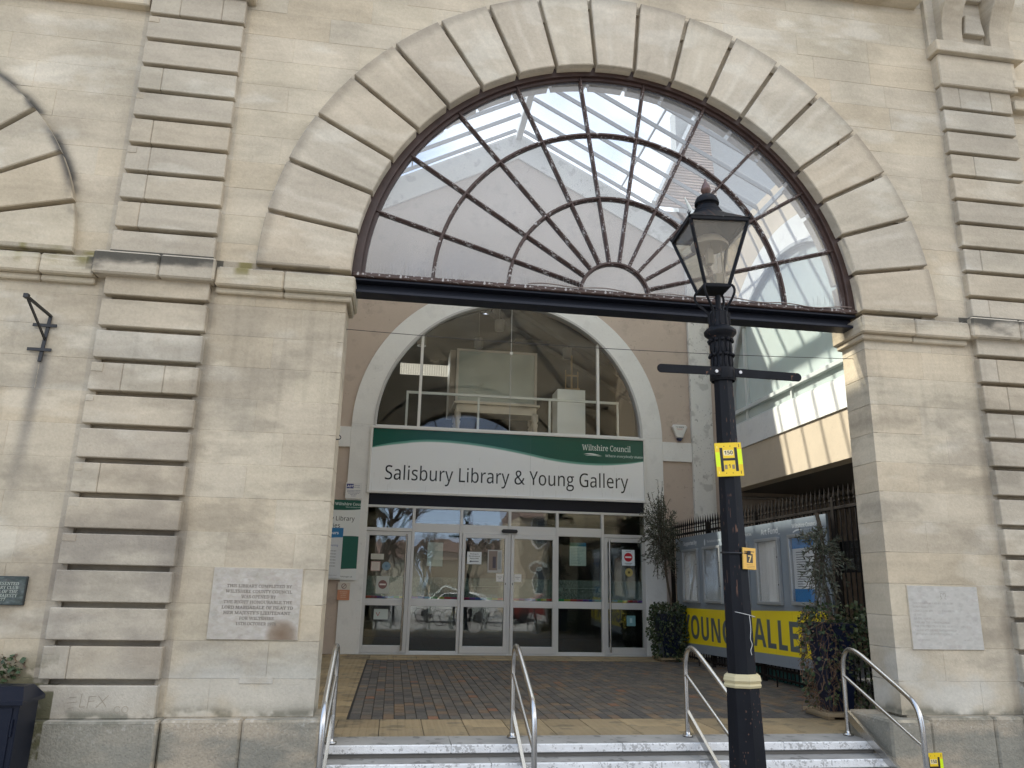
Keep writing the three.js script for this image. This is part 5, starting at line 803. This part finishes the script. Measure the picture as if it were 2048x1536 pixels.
// ---------------------------------------------------------------- street lamp
{
  const X = 0.432, Z = 1.6, lamp = thing('street_lamp', 'black cast iron street lamp with a tapered four sided glass lantern', 'street lamp', V(X, -0.42, Z));
  const iron = new THREE.MeshPhysicalMaterial({ map: dataTex(256, 512, (u, v) => { const f = ss(0.86, 0.88, tvn(u * 60, v * 60, 60)) * ss(0.62, 0.70, tfbm(u, v, 5, 3)), n = 0.75 + 0.6 * (tfbm(u, v, 10, 4) - 0.3); return [lerp(0.0085 * n, 0.12, f), lerp(0.0095 * n, 0.065, f), lerp(0.0125 * n, 0.045, f)]; }, 0.7, 1.4), roughness: 0.48, specularIntensity: 0.28, bumpMap: stoneBump, bumpScale: 0.0004 }), gold = std([0.50, 0.43, 0.25], { roughness: 0.5 });
  const W = (n, g, m, p = lamp) => { g.translate(X, 0, Z); return part(p, n, g, m); };
  const oct = (y0, r0, y1, r1) => { const g = new THREE.CylinderGeometry(r1, r0, y1 - y0, 8, 1); g.rotateY(Math.PI / 8 + 0.36); g.translate(0, (y0 + y1) / 2, 0); const q = clean(g); q.computeVertexNormals(); return q; };
  const k = 1 / Math.cos(Math.PI / 8);
  W('post', oct(0.75, 0.098 * k, 2.97, 0.070 * k), iron);
  W('pedestal', merge([oct(-0.42, 0.17 * k, -0.30, 0.16 * k), oct(-0.30, 0.135 * k, 0.71, 0.111 * k)]), iron);
  W('collar', merge([oct(0.700, 0.122 * k, 0.715, 0.128 * k), oct(0.715, 0.128 * k, 0.728, 0.118 * k), oct(0.728, 0.118 * k, 0.748, 0.130 * k), oct(0.748, 0.130 * k, 0.772, 0.124 * k), oct(0.772, 0.124 * k, 0.79, 0.102 * k)]), gold);
  W('capital', merge([lathe([[0.09, 2.94], [0.096, 2.955], [0.096, 2.985], [0.082, 3.0], [0.08, 3.02], [0.076, 3.03], [0.072, 3.16], [0.078, 3.25], [0.082, 3.29], [0.10, 3.305], [0.125, 3.33], [0.127, 3.352], [0.105, 3.375], [0.085, 3.385], [0.078, 3.40], [0.078, 3.50], [0.07, 3.52], [0.022, 3.53], [0.022, 3.66]], 28)]), iron);
  const lv = []; for (let row = 0; row < 2; row++) for (let i = 0; i < 12; i++) { const a = (i + row * 0.5) / 12 * 6.283, r = 0.078, y0 = 3.035 + row * 0.12; const g = clean(new THREE.SphereGeometry(0.02, 8, 6)); g.scale(0.75, 2.9, 0.55); g.rotateY(-a + Math.PI / 2); g.translate(Math.cos(a) * r, y0 + 0.06, Math.sin(a) * r); lv.push(g); const h = clean(new THREE.SphereGeometry(0.016, 8, 6)); h.translate(Math.cos(a) * (r + 0.012), y0 + 0.115, Math.sin(a) * (r + 0.012)); lv.push(h); }
  W('leaf_collar', merge(lv), iron);
  W('ribs', merge(Array.from({ length: 10 }, (_, i) => { const a = i / 10 * 6.283; return rod(V(Math.cos(a) * 0.078, 3.40, Math.sin(a) * 0.078), V(Math.cos(a) * 0.078, 3.505, Math.sin(a) * 0.078), 0.009, 6); })), iron);
  // lantern: four corner bars, panes, roof, chimney and finial; everything turned a little
  const th = -0.067, cs = Math.cos(th), sn = Math.sin(th), ox = -0.045;
  const T = (x, y, z) => V(ox * 0.8 + x * cs + z * sn, y, -x * sn + z * cs);
  const yt = 4.224, yb = 3.715, st = 0.237, sb = 0.098;
  const C = [[-1, 1], [1, 1], [1, -1], [-1, -1]];
  const L = W('lantern_frame', merge([...C.map(([a, b]) => bar(T(a * sb, yb, b * sb), T(a * st, yt, b * st), 0.024, 0.024, T(a, 0, b).sub(T(0, 0, 0)).normalize())),
    ...C.map(([a, b], i) => { const [c, d] = C[(i + 1) % 4]; return bar(T(a * st, yt, b * st), T(c * st, yt, d * st), 0.028, 0.03, V(0, 1, 0)); }), ...C.map(([a, b], i) => { const [c, d] = C[(i + 1) % 4]; return bar(T(a * sb, yb, b * sb), T(c * sb, yb, d * sb), 0.022, 0.022, V(0, 1, 0)); }),
    ...C.flatMap(([a, b]) => [-1, 0, 1].map((q) => { const c0 = T(a * (st + 0.012), yt + 0.01, b * (st + 0.012)); return rod(c0, c0.clone().add(V(q * 0.012 * cs, 0.048 - 0.012 * Math.abs(q), q * 0.006)), 0.006, 5, 0.003); }))]), iron);
  for (let i = 0; i < 4; i++) { const [a, b] = C[i], [c, d] = C[(i + 1) % 4], f = 0.975; const g = quad(T(a * sb * f, yb, b * sb * f), T(c * sb * f, yb, d * sb * f), T(c * st * f, yt, d * st * f), T(a * st * f, yt, b * st * f)); g.translate(X, 0, Z); part(L, 'pane', g, M.lampGlass); }
  const fr = []; { const n = 32, ring = (y, f) => Array.from({ length: n }, (_, i) => { const a = (i / n) * 6.283, c = Math.cos(a), s = Math.sin(a), q = 1 / Math.max(Math.abs(c), Math.abs(s)); const r = lerp(0.125, (st + 0.018) * q, f); return T(c * r, y, s * r); }); const R0 = ring(yt + 0.015, 1), R1 = ring(yt + 0.085, 0.45), R2 = ring(yt + 0.14, 0); for (const [A, B] of [[R0, R1], [R1, R2]]) for (let i = 0; i < n; i++) { const j = (i + 1) % n; fr.push([A[i], A[j], B[j], B[i]]); } }
  W('lantern_roof', geoOf(convex(fr, 0, 4.1, 0)), iron);
  W('chimney', lathe([[0.128, 4.36], [0.128, 4.372], [0.112, 4.385], [0.118, 4.395], [0.100, 4.41], [0.105, 4.42], [0.088, 4.437], [0.08, 4.45], [0.079, 4.462], [0.099, 4.462], [0.101, 4.472], [0.098, 4.495], [0.085, 4.525], [0.06, 4.545], [0.03, 4.557]], 30, ox, 0, 0), iron);
  W('finial', lathe([[0.014, 4.55], [0.016, 4.565], [0.036, 4.582], [0.043, 4.605], [0.042, 4.612], [0.038, 4.618], [0.036, 4.632], [0.026, 4.655], [0.014, 4.675], [0.008, 4.69], [0.009, 4.70], [0.001, 4.712]], 20, ox, 0, 0), std([0.13, 0.08, 0.07], { metalness: 0.55, roughness: 0.38 }));
  W('burner_plate', (() => { const g = bx(-sb - 0.012, sb + 0.012, yb - 0.02, yb - 0.002, -sb - 0.012, sb + 0.012); g.rotateY(th); g.translate(ox * 0.8, 0, 0); return g; })(), iron);
  W('lamp_head', merge([lathe([[0.15, 4.08], [0.155, 4.10], [0.10, 4.16], [0.02, 4.19]], 20, ox, 0, 0), rod(V(ox, 3.95, 0), V(ox, 4.12, 0), 0.012, 8), rod(V(ox + 0.1, 3.73, 0.02), V(ox + 0.09, 4.1, 0.02), 0.008, 6), bx(ox + 0.03, ox + 0.09, 3.76, 3.85, -0.03, 0.03), bx(ox - 0.03, ox + 0.02, 3.93, 4.06, -0.03, 0.03)]), std([0.26, 0.24, 0.20], { roughness: 0.5 }));
  for (let i = 0; i < 4; i++) { const a = i * Math.PI / 2 + Math.PI / 4 + 0.06, c = Math.cos(a), s = Math.sin(a), f = (r, y) => V(ox * (y - 3.4) / 0.35 * 0.8 + c * r, y, s * r); W('bracket', tube([f(0.126, 3.70), f(0.152, 3.715), f(0.170, 3.69), f(0.168, 3.65), f(0.138, 3.60), f(0.10, 3.555), f(0.076, 3.51), f(0.078, 3.46)], 0.0105, 8, false, 40), iron); }
  W('ladder_bar', merge([(() => { const g = extr((() => { const q = new THREE.Shape(); q.absarc(-0.535, 3.0, 0.034, Math.PI / 2, Math.PI * 1.5); q.lineTo(-0.06, 2.966); q.lineTo(-0.06, 3.034); q.closePath(); return q; })(), 0.088, 0.098, 0.002); return g; })(), (() => { const g = extr((() => { const q = new THREE.Shape(); q.absarc(0.575, 2.98, 0.034, -Math.PI / 2, Math.PI / 2); q.lineTo(0.06, 3.026); q.lineTo(0.06, 2.958); q.closePath(); return q; })(), 0.088, 0.098, 0.002); return g; })(), lathe([[0.092, 2.955], [0.101, 2.955], [0.101, 3.04], [0.092, 3.04]], 24)]), iron);
  W('bolts', merge([-0.095, 0.10].map((x) => rod(V(x, 2.995, 0.098), V(x, 2.995, 0.108), 0.013, 8))), std([0.5, 0.5, 0.5], { metalness: 0.8, roughness: 0.4 }));
  lamp.rotation.z = 0.0125; lamp.position.x = 0.432 - 0.004;

  // signs tied to the post
  const flatSign = (name, label, cat, w, h, pos, ry, rz, draw, res, back) => { const o = thing(name, label, cat, pos); o.rotation.set(0, ry, rz); const add = (n, g, m) => { const q = isolate(new THREE.Mesh(g, m)); q.name = n; o.add(q); return q; }; add('plate', bx(-w / 2, w / 2, -h / 2, h / 2, -0.006, 0, 0.002), back); add('print', quad(V(-w / 2 + 0.002, -h / 2 + 0.002, 0.002), V(w / 2 - 0.002, -h / 2 + 0.002, 0.002), V(w / 2 - 0.002, h / 2 - 0.002, 0.002), V(-w / 2 + 0.002, h / 2 - 0.002, 0.002)), new THREE.MeshStandardMaterial({ map: canvasTex(res, Math.round(res * h / w), draw), roughness: 0.35 })); return { o, add }; };
  const hyd = (n, small) => (c, w, h) => { c.fillStyle = '#e3bf1e'; c.fillRect(0, 0, w, h); c.fillStyle = '#d2ea12'; c.fillRect(0, h * 0.27, w * 0.16, h * 0.44); c.fillRect(w * 0.84, h * 0.20, w * 0.16, h * 0.46); c.fillStyle = '#1d1c18'; c.fillRect(w * 0.17, h * 0.14, w * 0.11, h * 0.72); c.fillRect(w * 0.72, h * 0.14, w * 0.11, h * 0.72); c.fillRect(w * 0.28, h * 0.46, w * 0.44, h * 0.075); c.fillStyle = '#e2d3a0'; c.fillRect(w * 0.31, h * 0.22, w * 0.37, h * 0.16); c.fillStyle = '#2a2823'; c.font = 'bold ' + h * 0.16 + 'px sans-serif'; c.textAlign = 'center'; c.fillText('150', w / 2, h * 0.35); c.fillText(n, w * 0.5, h * 0.76); if (!small) { c.fillStyle = '#85745c'; c.fillRect(w * 0.31, h * 0.66, w * 0.10, h * 0.13); c.fillRect(w * 0.59, h * 0.66, w * 0.10, h * 0.13); } c.fillStyle = '#2a2512'; for (const [a, b] of [[0.35, 0.1], [0.58, 0.1], [0.35, 0.91], [0.6, 0.91]]) { c.beginPath(); c.arc(w * a, h * b, w * 0.018, 0, 7); c.fill(); } c.fillRect(w * 0.9, h * 0.05, w * 0.025, h * 0.09); c.fillRect(w * 0.9, h * 0.85, w * 0.025, h * 0.09); c.fillStyle = '#f0e4a0'; c.fillRect(w * 0.07, h * 0.09, w * 0.02, h * 0.07); c.fillRect(w * 0.07, h * 0.85, w * 0.02, h * 0.07); };
  flatSign('hydrant_sign', 'yellow hydrant sign with a black letter H and 150 strapped to the lamp post', 'sign', 0.20, 0.255, V(0.358, 2.31, 1.695), -0.20, 0.05, hyd('1'), 320, std([0.5, 0.42, 0.03]));
  const seven = flatSign('number_sign', 'small amber paper sign with a black 7 strapped to the lamp post', 'sign', 0.125, 0.155, V(0.475, 1.585, 1.692), 0.30, -0.03, (c, w, h) => { c.fillStyle = '#d4a648'; c.fillRect(0, 0, w, h); c.fillStyle = '#3a3120'; c.fillRect(w * 0.08, h * 0.15, w * 0.8, h * 0.04); c.fillRect(w * 0.28, h * 0.27, w * 0.48, h * 0.43); c.fillStyle = '#e4c067'; c.font = 'bold 138px sans-serif'; c.textAlign = 'center'; c.fillText('7', w * 0.52, h * 0.66); c.fillStyle = '#6a5526'; c.fillRect(w * 0.26, h * 0.78, w * 0.5, 5); c.fillRect(w * 0.26, h * 0.85, w * 0.62, 5); c.fillRect(w * 0.3, h * 0.92, w * 0.6, 5); }, 256, std([0.4, 0.28, 0.06]));
  single('cable_tie', 'black strap around the lamp post holding the amber 7 sign', 'strap', (() => { const pts = []; for (let i = 0; i < 20; i++) { const a = i / 20 * 6.283; pts.push(V(0.412 + Math.cos(a) * 0.105, 1.628 - 0.005 * Math.sin(a), 1.6 + Math.sin(a) * 0.105)); } return merge([tube(pts, 0.007, 6, true, 40), bx(0.455, 0.48, 1.617, 1.64, 1.70, 1.715, 0.003)]); })(), M.black);
  single('string', 'thin white string tied round the lamp post with a dangling end', 'string', (() => { const pts = []; for (let i = 0; i < 24; i++) { const a = i / 24 * 6.283; pts.push(V(0.423 + Math.cos(a) * 0.103, 1.195 - 0.022 * Math.cos(a), 1.6 + Math.sin(a) * 0.103)); } return merge([tube(pts, 0.0022, 5, true, 48), tube([V(0.445, 1.192, 1.703), V(0.452, 1.10, 1.70), V(0.443, 1.03, 1.705), V(0.455, 0.99, 1.702), V(0.44, 0.95, 1.706), V(0.447, 0.92, 1.704)], 0.0022, 5, false, 30)]); })(), std([0.55, 0.55, 0.52]));
  flatSign('hydrant_sign', 'dull yellow hydrant sign with 150 low on the plinth behind the right hand rail', 'sign', 0.19, 0.25, V(2.925, -0.175, 0.075), 0, 0, hyd('3', 1), 320, std([0.5, 0.42, 0.03]));
}
// ---------------------------------------------------------------- plaques, bracket, cabinet, wire
{
  const slate = (name, label, x0, x1, y0, y1, zf, draw, w, edge, bump) => { const h = Math.round((w * (y1 - y0)) / (x1 - x0)); const o = thing(name, label, 'plaque', V((x0 + x1) / 2, y0, -0.08)); part(o, 'slab', bx(x0, x1, y0, y1, -0.14, zf, 0.004), edge); part(o, 'inscription', quad(V(x0 + 0.006, y0 + 0.006, zf + 0.0015), V(x1 - 0.006, y0 + 0.006, zf + 0.0015), V(x1 - 0.006, y1 - 0.006, zf + 0.0015), V(x0 + 0.006, y1 - 0.006, zf + 0.0015)), new THREE.MeshStandardMaterial({ map: canvasTex(w, h, draw), roughness: 0.9, bumpMap: bump ? canvasTex(w, h, bump) : null, bumpScale: 0.004 })); return o; };
  const mottled = (c, w, h, base, seed, a = 0.05) => { c.fillStyle = base; c.fillRect(0, 0, w, h); const r = rng(seed); for (let i = 0; i < 2600; i++) { c.fillStyle = r() < 0.5 ? `rgba(255,252,245,${a * r()})` : `rgba(70,62,50,${a * r()})`; const s = 2 + r() * r() * 60; c.beginPath(); c.ellipse(r() * w, r() * h, s, s * (0.4 + r() * 0.5), 0, 0, 7); c.fill(); } };
  const T1 = ['THIS LIBRARY COMPLETED BY', 'WILTSHIRE COUNTY COUNCIL', 'WAS OPENED BY', 'THE RIGHT HONOURABLE THE', 'LORD MARGADALE OF ISLAY TD', "HER MAJESTY'S LIEUTENANT", 'FOR WILTSHIRE', '15TH OCTOBER 1975'], W1 = [0.73, 0.75, 0.39, 0.77, 0.80, 0.75, 0.39, 0.45];
  const txt = (col) => (c, w, h) => { c.textAlign = 'center'; T1.forEach((t, i) => { c.font = '45px serif'; const y = h * (0.275 + 0.0755 * i), x = w * 0.525, m = c.measureText(t).width, k = (W1[i] * w) / m; c.save(); c.translate(x, y); c.scale(k, 1); c.fillStyle = typeof col === 'string' ? col : col(i); c.fillText(t, 0, 0); c.restore(); }); };
  slate('stone_plaque', 'pale stone plaque about the library opening in 1975 on the left pier', -3.635, -2.873, 0.862, 1.468, -0.066, (c, w, h) => { mottled(c, w, h, '#aaa397', 4); const g = c.createRadialGradient(w * 0.82, h * 0.93, 10, w * 0.82, h * 0.95, w * 0.2); g.addColorStop(0, 'rgba(96,72,50,0.7)'); g.addColorStop(0.6, 'rgba(100,78,56,0.5)'); g.addColorStop(1, 'rgba(110,90,70,0)'); c.fillStyle = g; c.fillRect(0, 0, w, h); txt((i) => (i === 4 || i === 5 ? '#595145' : '#6f665a'))(c, w, h); }, 1024, M.stone[6], (c, w, h) => { c.fillStyle = '#fff'; c.fillRect(0, 0, w, h); txt('#000')(c, w, h); });
  const T2 = ['THIS STONE WAS LAID BY THE RIGHT', 'HONOURABLE', 'COUNCILLOR MRS               CHAIRMAN', 'OF THE', 'ON THE NORTH', 'TO MARK THE COMMENCEMENT', 'THE CONSTRUCTION OF THE NEW', 'SALISBURY LIBRARY COMMISSIONED', 'BY THE SALISBURY CITY COUNCIL'];
  slate('stone_plaque', 'pale grey stone plaque with worn lettering and a small emblem on the right pier', 2.94, 3.712, 0.838, 1.447, -0.068, (c, w, h) => {
    mottled(c, w, h, '#b0aca3', 8, 0.04); c.fillStyle = 'rgba(120,116,110,0.62)'; c.font = '33px serif'; T2.forEach((t, i) => c.fillText(t, w * 0.05, h * (0.29 + 0.061 * i), w * 0.88)); c.font = '24px serif'; c.fillText('CITY ENGINEER', w * 0.07, h * 0.865); c.fillText('ARCHITECT', w * 0.72, h * 0.865);
    c.strokeStyle = 'rgba(105,100,92,0.85)'; c.lineWidth = 4; const x = w * 0.5, y = h * 0.09; c.beginPath(); c.moveTo(x - 48, y); c.lineTo(x + 48, y); c.stroke(); for (const s of [-1, 1]) { c.beginPath(); c.moveTo(x + s * 8, y + 40); c.lineTo(x + s * 8, y + 18); c.lineTo(x + s * 34, y + 18); c.lineTo(x + s * 40, y + 60); c.lineTo(x + s * 22, y + 70); c.moveTo(x + s * 18, y + 80); c.lineTo(x + s * 44, y + 98); c.stroke(); }
  }, 1024, M.stone[4]);
  const sl = slate('slate_plaque', 'dark slate plaque with pale lettering on the wall left of the pilaster', -5.80, -5.118, 1.118, 1.352, -0.045, (c, w, h) => { mottled(c, w, h, '#39423f', 5, 0.05); c.fillStyle = '#aeb1a4'; c.font = '52px serif'; c.textAlign = 'right'; ['THIS TREE PRESENTED', 'BY THE ROTARY CLUB', 'TO MARK THE JUBILEE OF THE', 'REIGN OF HER MAJESTY', 'JULY 1977'].forEach((t, i) => c.fillText(t, w * (i === 4 ? 0.80 : 0.93), h * (0.30 + 0.145 * i))); }, 1024, std([0.03, 0.037, 0.037], { roughness: 0.6 }));
  // iron bracket on the wall at the left
  const b = thing('iron_bracket', 'black iron hanging bracket with two cross bars on the wall at the left', 'bracket', V(-5.33, 3.2, -0.08)), blk = std([0.012, 0.012, 0.013], { roughness: 0.5 });
  part(b, 'wall_bar', bar(V(-5.345, 3.22, -0.065), V(-5.318, 3.66, -0.065), 0.032, 0.012), blk);
  part(b, 'cross_bar', bx(-5.45, -5.245, 3.545, 3.575, -0.058, -0.048), blk); part(b, 'cross_bar', bx(-5.46, -5.255, 3.315, 3.345, -0.058, -0.048), blk);
  part(b, 'arm', bar(V(-5.318, 3.655, -0.06), V(-5.318, 3.665, 0.42), 0.024, 0.024, V(0, 1, 0)), blk); part(b, 'brace', bar(V(-5.33, 3.43, -0.06), V(-5.318, 3.655, 0.40), 0.03, 0.012, V(1, 0, 0)), blk);
  part(b, 'end_cap', bx(-5.338, -5.298, 3.645, 3.685, 0.40, 0.445), blk);
  // street cabinet
  const c = thing('street_cabinet', 'dark blue metal street cabinet with a sloping lid at the lower left corner', 'cabinet', V(-5.2, -0.42, 0.28)), blue = new THREE.MeshPhysicalMaterial({ color: new THREE.Color().setRGB(0.008, 0.011, 0.021), roughness: 0.32, specularIntensity: 0.35 });
  part(c, 'body', bx(-5.75, -4.80, -0.40, 0.42, 0.13, 0.46, 0.006), blue);
  part(c, 'lid', geoOf(convex((() => { const A = [V(-5.78, 0.42, 0.10), V(-4.77, 0.42, 0.10), V(-4.77, 0.42, 0.49), V(-5.78, 0.42, 0.49)], B = [V(-5.78, 0.45, 0.10), V(-4.77, 0.45, 0.10), V(-4.77, 0.45, 0.49), V(-5.78, 0.45, 0.49)], D = [V(-5.74, 0.535, 0.16), V(-4.84, 0.535, 0.16), V(-4.84, 0.535, 0.34), V(-5.74, 0.535, 0.34)], f = [A, D]; for (let i = 0; i < 4; i++) { const j = (i + 1) % 4; f.push([A[i], A[j], B[j], B[i]], [B[i], B[j], D[j], D[i]]); } return f; })(), -5.27, 0.46, 0.29)), blue);
  part(c, 'door', bx(-5.74, -4.84, -0.36, 0.40, 0.461, 0.470, 0.003), blue); part(c, 'hinge', merge([bx(-4.835, -4.822, 0.2, 0.32, 0.45, 0.478), bx(-4.835, -4.822, -0.2, -0.08, 0.45, 0.478)]), blue);
  part(c, 'lettering', quad(V(-5.05, 0.27, 0.472), V(-4.93, 0.27, 0.472), V(-4.93, 0.33, 0.472), V(-5.05, 0.33, 0.472)), new THREE.MeshStandardMaterial({ roughness: 0.4, map: canvasTex(128, 64, (x, w, h) => { x.fillStyle = '#12161d'; x.fillRect(0, 0, w, h); x.fillStyle = '#7a6f55'; x.font = '54px sans-serif'; x.fillText('001', 12, 52); }) }));
  part(c, 'foot', bx(-5.70, -4.85, -0.42, -0.401, 0.15, 0.44, 0), M.black);
  const wp = []; for (let i = 0; i <= 20; i++) { const q = i / 20; wp.push(V(lerp(-2.69, 2.76, q), lerp(3.795, 3.84, q) - 0.045 * 4 * q * (1 - q), -0.3)); }
  single('wire', 'thin black wire strung across the archway between the two piers', 'wire', tube(wp, 0.0036, 5, false, 40), M.black);
  for (const [x, y, w] of [[-2.692, 2.65, 'hook']]) single('hook', 'small iron hook on the inner edge of the left pier', 'hook', tube([V(x - 0.01, y, -0.12), V(x + 0.03, y, -0.12), V(x + 0.045, y + 0.02, -0.12), V(x + 0.03, y + 0.04, -0.12)], 0.005, 6, false, 16), M.black);
}
// ---------------------------------------------------------------- across the street, seen only as reflections in the glass
{
  const r = rng(60), wallM = [std([0.36, 0.30, 0.22], { roughness: 0.9 }), std([0.30, 0.17, 0.12], { roughness: 0.9 }), std([0.42, 0.38, 0.30], { roughness: 0.9 })], roofM = std([0.16, 0.11, 0.09], { roughness: 0.9 }), winM = std([0.04, 0.05, 0.06], { roughness: 0.1 }), wf = std([0.7, 0.7, 0.68]);
  [[5.6, 13, 23, 5.6, 'tall stone house with a brown roof across the street on the right'], [15.5, 23, 26, 6.5, 'brick house with white windows further right across the street'], [-32, 2, 95, 5, 'long pale terrace far across the street on the left'], [4, 40, 105, 6, 'long brick terrace far across the street on the right']].forEach(([x0, x1, z, h, label], k) => {
    const o = thing('house', label, 'house', V((x0 + x1) / 2, -0.42, z));
    part(o, 'wall', bx(x0, x1, -0.42, h, z, z + 9, 0.02), wallM[k % 3]);
    part(o, 'roof', extr(poly([[z - 0.3, h], [z + 4.5, h + 3], [z + 9.3, h]]), -x1, -x0).applyMatrix4(new THREE.Matrix4().makeBasis(V(0, 0, 1), V(0, 1, 0), V(-1, 0, 0))), roofM);
    if (k < 2) for (let f = 0; f < 2; f++) for (let x = x0 + 1; x < x1 - 1.4; x += 2.1) { const w = part(o, 'window', bx(x, x + 1.1, 0.9 + f * 3, 2.6 + f * 3, z - 0.06, z - 0.01), wf); part(w, 'pane', bx(x + 0.08, x + 1.02, 0.98 + f * 3, 2.52 + f * 3, z - 0.075, z - 0.062), winM); }
  });
  const bike = (label, x, z, turn, col) => {
    const o = thing('bicycle', label, 'bicycle', V(x, -0.42, z), 'bicycles parked across the street'); o.rotation.y = turn;
    const P = (n, g, m) => { const q = isolate(new THREE.Mesh(g, m)); q.name = n; o.add(q); return q; };
    for (const wx of [-0.52, 0.52]) { const tg = clean(new THREE.TorusGeometry(0.33, 0.018, 6, 28)); tg.translate(wx, 0.35, 0); const w = P('wheel', tg, M.black); const sp = []; for (let i = 0; i < 10; i++) { const a = i * 0.6283; sp.push(rod(V(wx, 0.35, 0), V(wx + Math.cos(a) * 0.32, 0.35 + Math.sin(a) * 0.32, 0), 0.003, 4)); } const s2 = isolate(new THREE.Mesh(merge(sp), M.steel)); s2.name = 'spokes'; w.add(s2); }
    const R = 0.017, b = V(-0.06, 0.32, 0), s = V(-0.2, 0.82, 0), h = V(0.36, 0.84, 0), a = V(-0.52, 0.35, 0), f = V(0.52, 0.35, 0);
    P('frame', merge([rod(b, s, R), rod(s, h, R), rod(b, V(0.39, 0.74, 0), R), rod(b, a, R * 0.7), rod(V(-0.19, 0.76, 0), a, R * 0.6), rod(h, f, R * 0.8)]), col);
    P('handlebar', merge([rod(h, V(0.34, 0.98, 0), 0.014), rod(V(0.36, 0.99, -0.28), V(0.36, 0.99, 0.28), 0.013)]), M.black); P('saddle', bx(-0.34, -0.1, 0.90, 0.95, -0.07, 0.07, 0.02), M.black); P('seat_post', rod(s, V(-0.22, 0.91, 0), 0.012), M.steel); P('crank', rod(V(-0.06, 0.32, -0.09), V(-0.06, 0.32, 0.09), 0.09, 14), M.steel);
  };
  bike('dark bicycle parked across the street, left of the white car', -0.4, 10.6, 0.5, std([0.02, 0.02, 0.03])); bike('yellow bicycle parked across the street before the white car', 0.9, 11.2, -0.4, std([0.5, 0.33, 0.03])); bike('grey bicycle parked across the street, furthest right', 2.3, 10.9, 0.7, std([0.25, 0.26, 0.28])); bike('black bicycle parked across the street, furthest left', -2.6, 10.8, 0.2, std([0.015, 0.015, 0.018]));
  const car = (label, x, z, turn, col) => {
    const o = thing('parked_car', label, 'car', V(x, -0.42, z), 'cars parked across the street'); o.rotation.y = turn;
    const P = (n, g, m) => { const q = isolate(new THREE.Mesh(g, m)); q.name = n; o.add(q); };
    const sh = new THREE.Shape(); sh.moveTo(-2.05, 0.32); sh.bezierCurveTo(-2.1, 0.7, -2.0, 0.88, -1.85, 0.92); sh.lineTo(-1.1, 0.98); sh.bezierCurveTo(-0.7, 1.30, -0.5, 1.46, -0.1, 1.47); sh.lineTo(0.9, 1.45); sh.bezierCurveTo(1.5, 1.40, 1.75, 1.1, 1.95, 0.98); sh.bezierCurveTo(2.1, 0.8, 2.05, 0.5, 2.0, 0.32); sh.closePath();
    P('body', extr(sh, -0.85, 0.85, 0.06), col);
    const gl = new THREE.Shape(); gl.moveTo(-0.95, 1.0); gl.bezierCurveTo(-0.65, 1.28, -0.45, 1.39, -0.1, 1.40); gl.lineTo(0.85, 1.38); gl.bezierCurveTo(1.3, 1.33, 1.5, 1.12, 1.6, 1.0); gl.closePath();
    P('window', extr(gl, 0.851, 0.862), M.dark); P('window', extr(gl, -0.862, -0.851), M.dark);
    for (const [wx, wz] of [[-1.3, 0.8], [1.3, 0.8], [-1.3, -0.8], [1.3, -0.8]]) { const g = clean(new THREE.CylinderGeometry(0.33, 0.33, 0.2, 20)); g.rotateX(Math.PI / 2); g.translate(wx, 0.33, wz); P('wheel', g, M.black); }
    for (const wz of [-0.6, 0.6]) P('headlight', bx(-2.07, -1.98, 0.66, 0.8, wz - 0.18, wz + 0.18, 0.03), M.aluWhite);
  };
  const gloss = (c) => new THREE.MeshPhysicalMaterial({ color: new THREE.Color().setRGB(...c), roughness: 0.3, clearcoat: 1, clearcoatRoughness: 0.05 });
  car('white car parked across the street', 0.9, 14.2, 0.08, gloss([0.75, 0.75, 0.75])); car('dark red car parked across the street, right of the white car', 5.8, 14.6, 0.02, gloss([0.16, 0.02, 0.018])); car('black car parked across the street, left of the white car', -4.2, 14.4, -0.04, gloss([0.015, 0.016, 0.02]));
  for (let i = 0; i < 5; i++) { const o = isolate(new THREE.Mesh(lathe([[0, 0], [0.06, 0], [0.06, 0.85], [0.075, 0.87], [0.075, 0.93], [0.03, 0.98], [0, 0.98]], 14), M.black)); o.name = numbered('bollard'); o.position.set(-4.6 + i * 2.6, -0.42, 9.2 + 0.05 * i); o.userData = { label: ['leftmost black bollard along the kerb across the street', 'second black bollard from the left along the kerb across the street', 'middle black bollard along the kerb across the street', 'fourth black bollard from the left along the kerb across the street', 'rightmost black bollard along the kerb across the street'][i], category: 'bollard', group: 'bollards along the kerb' }; scene.add(o); }
  const t = thing('bare_tree', 'large bare winter tree across the street reflected in the left door', 'tree', V(-3.0, -0.42, 21)), tw = [], bark = std([0.13, 0.105, 0.08], { roughness: 1 });
  const grow = (p, d, L, R, n) => { const e = p.clone().addScaledVector(d, L); tw.push(rod(p, e, R, n > 3 ? 8 : 4, R * 0.68)); if (n <= 0) return; const m = n > 3 ? 3 : 3; for (let i = 0; i < m; i++) grow(e, d.clone().add(V(r() - 0.5, (r() - 0.35) * 0.5, r() - 0.5).multiplyScalar(1.15)).normalize(), L * (0.68 + r() * 0.16), R * 0.66, n - 1); };
  grow(V(-3.0, -0.42, 21), V(0, 1, 0), 2.4, 0.26, 6);
  part(t, 'branches', merge(tw), bark);
  [[-14, 42, 'bare tree far across the street, furthest left', 0.9], [-8.5, 52, 'small bare tree across the street behind the black car', 0.7], [1.5, 60, 'bare tree across the street behind the white car', 0.85], [8, 70, 'bare tree far across the street behind the red car', 1.0], [-3, 75, 'bare tree furthest away down the street', 0.9]].forEach(([x, z, label, sc], i) => { const q = t.clone(); q.name = numbered('bare_tree'); q.userData = { label, category: 'tree' }; q.position.set(x, -0.42, z); q.rotation.y = i * 1.3 + 0.6; q.scale.setScalar(sc); scene.add(q); });
}
renderer.render(scene, camera);
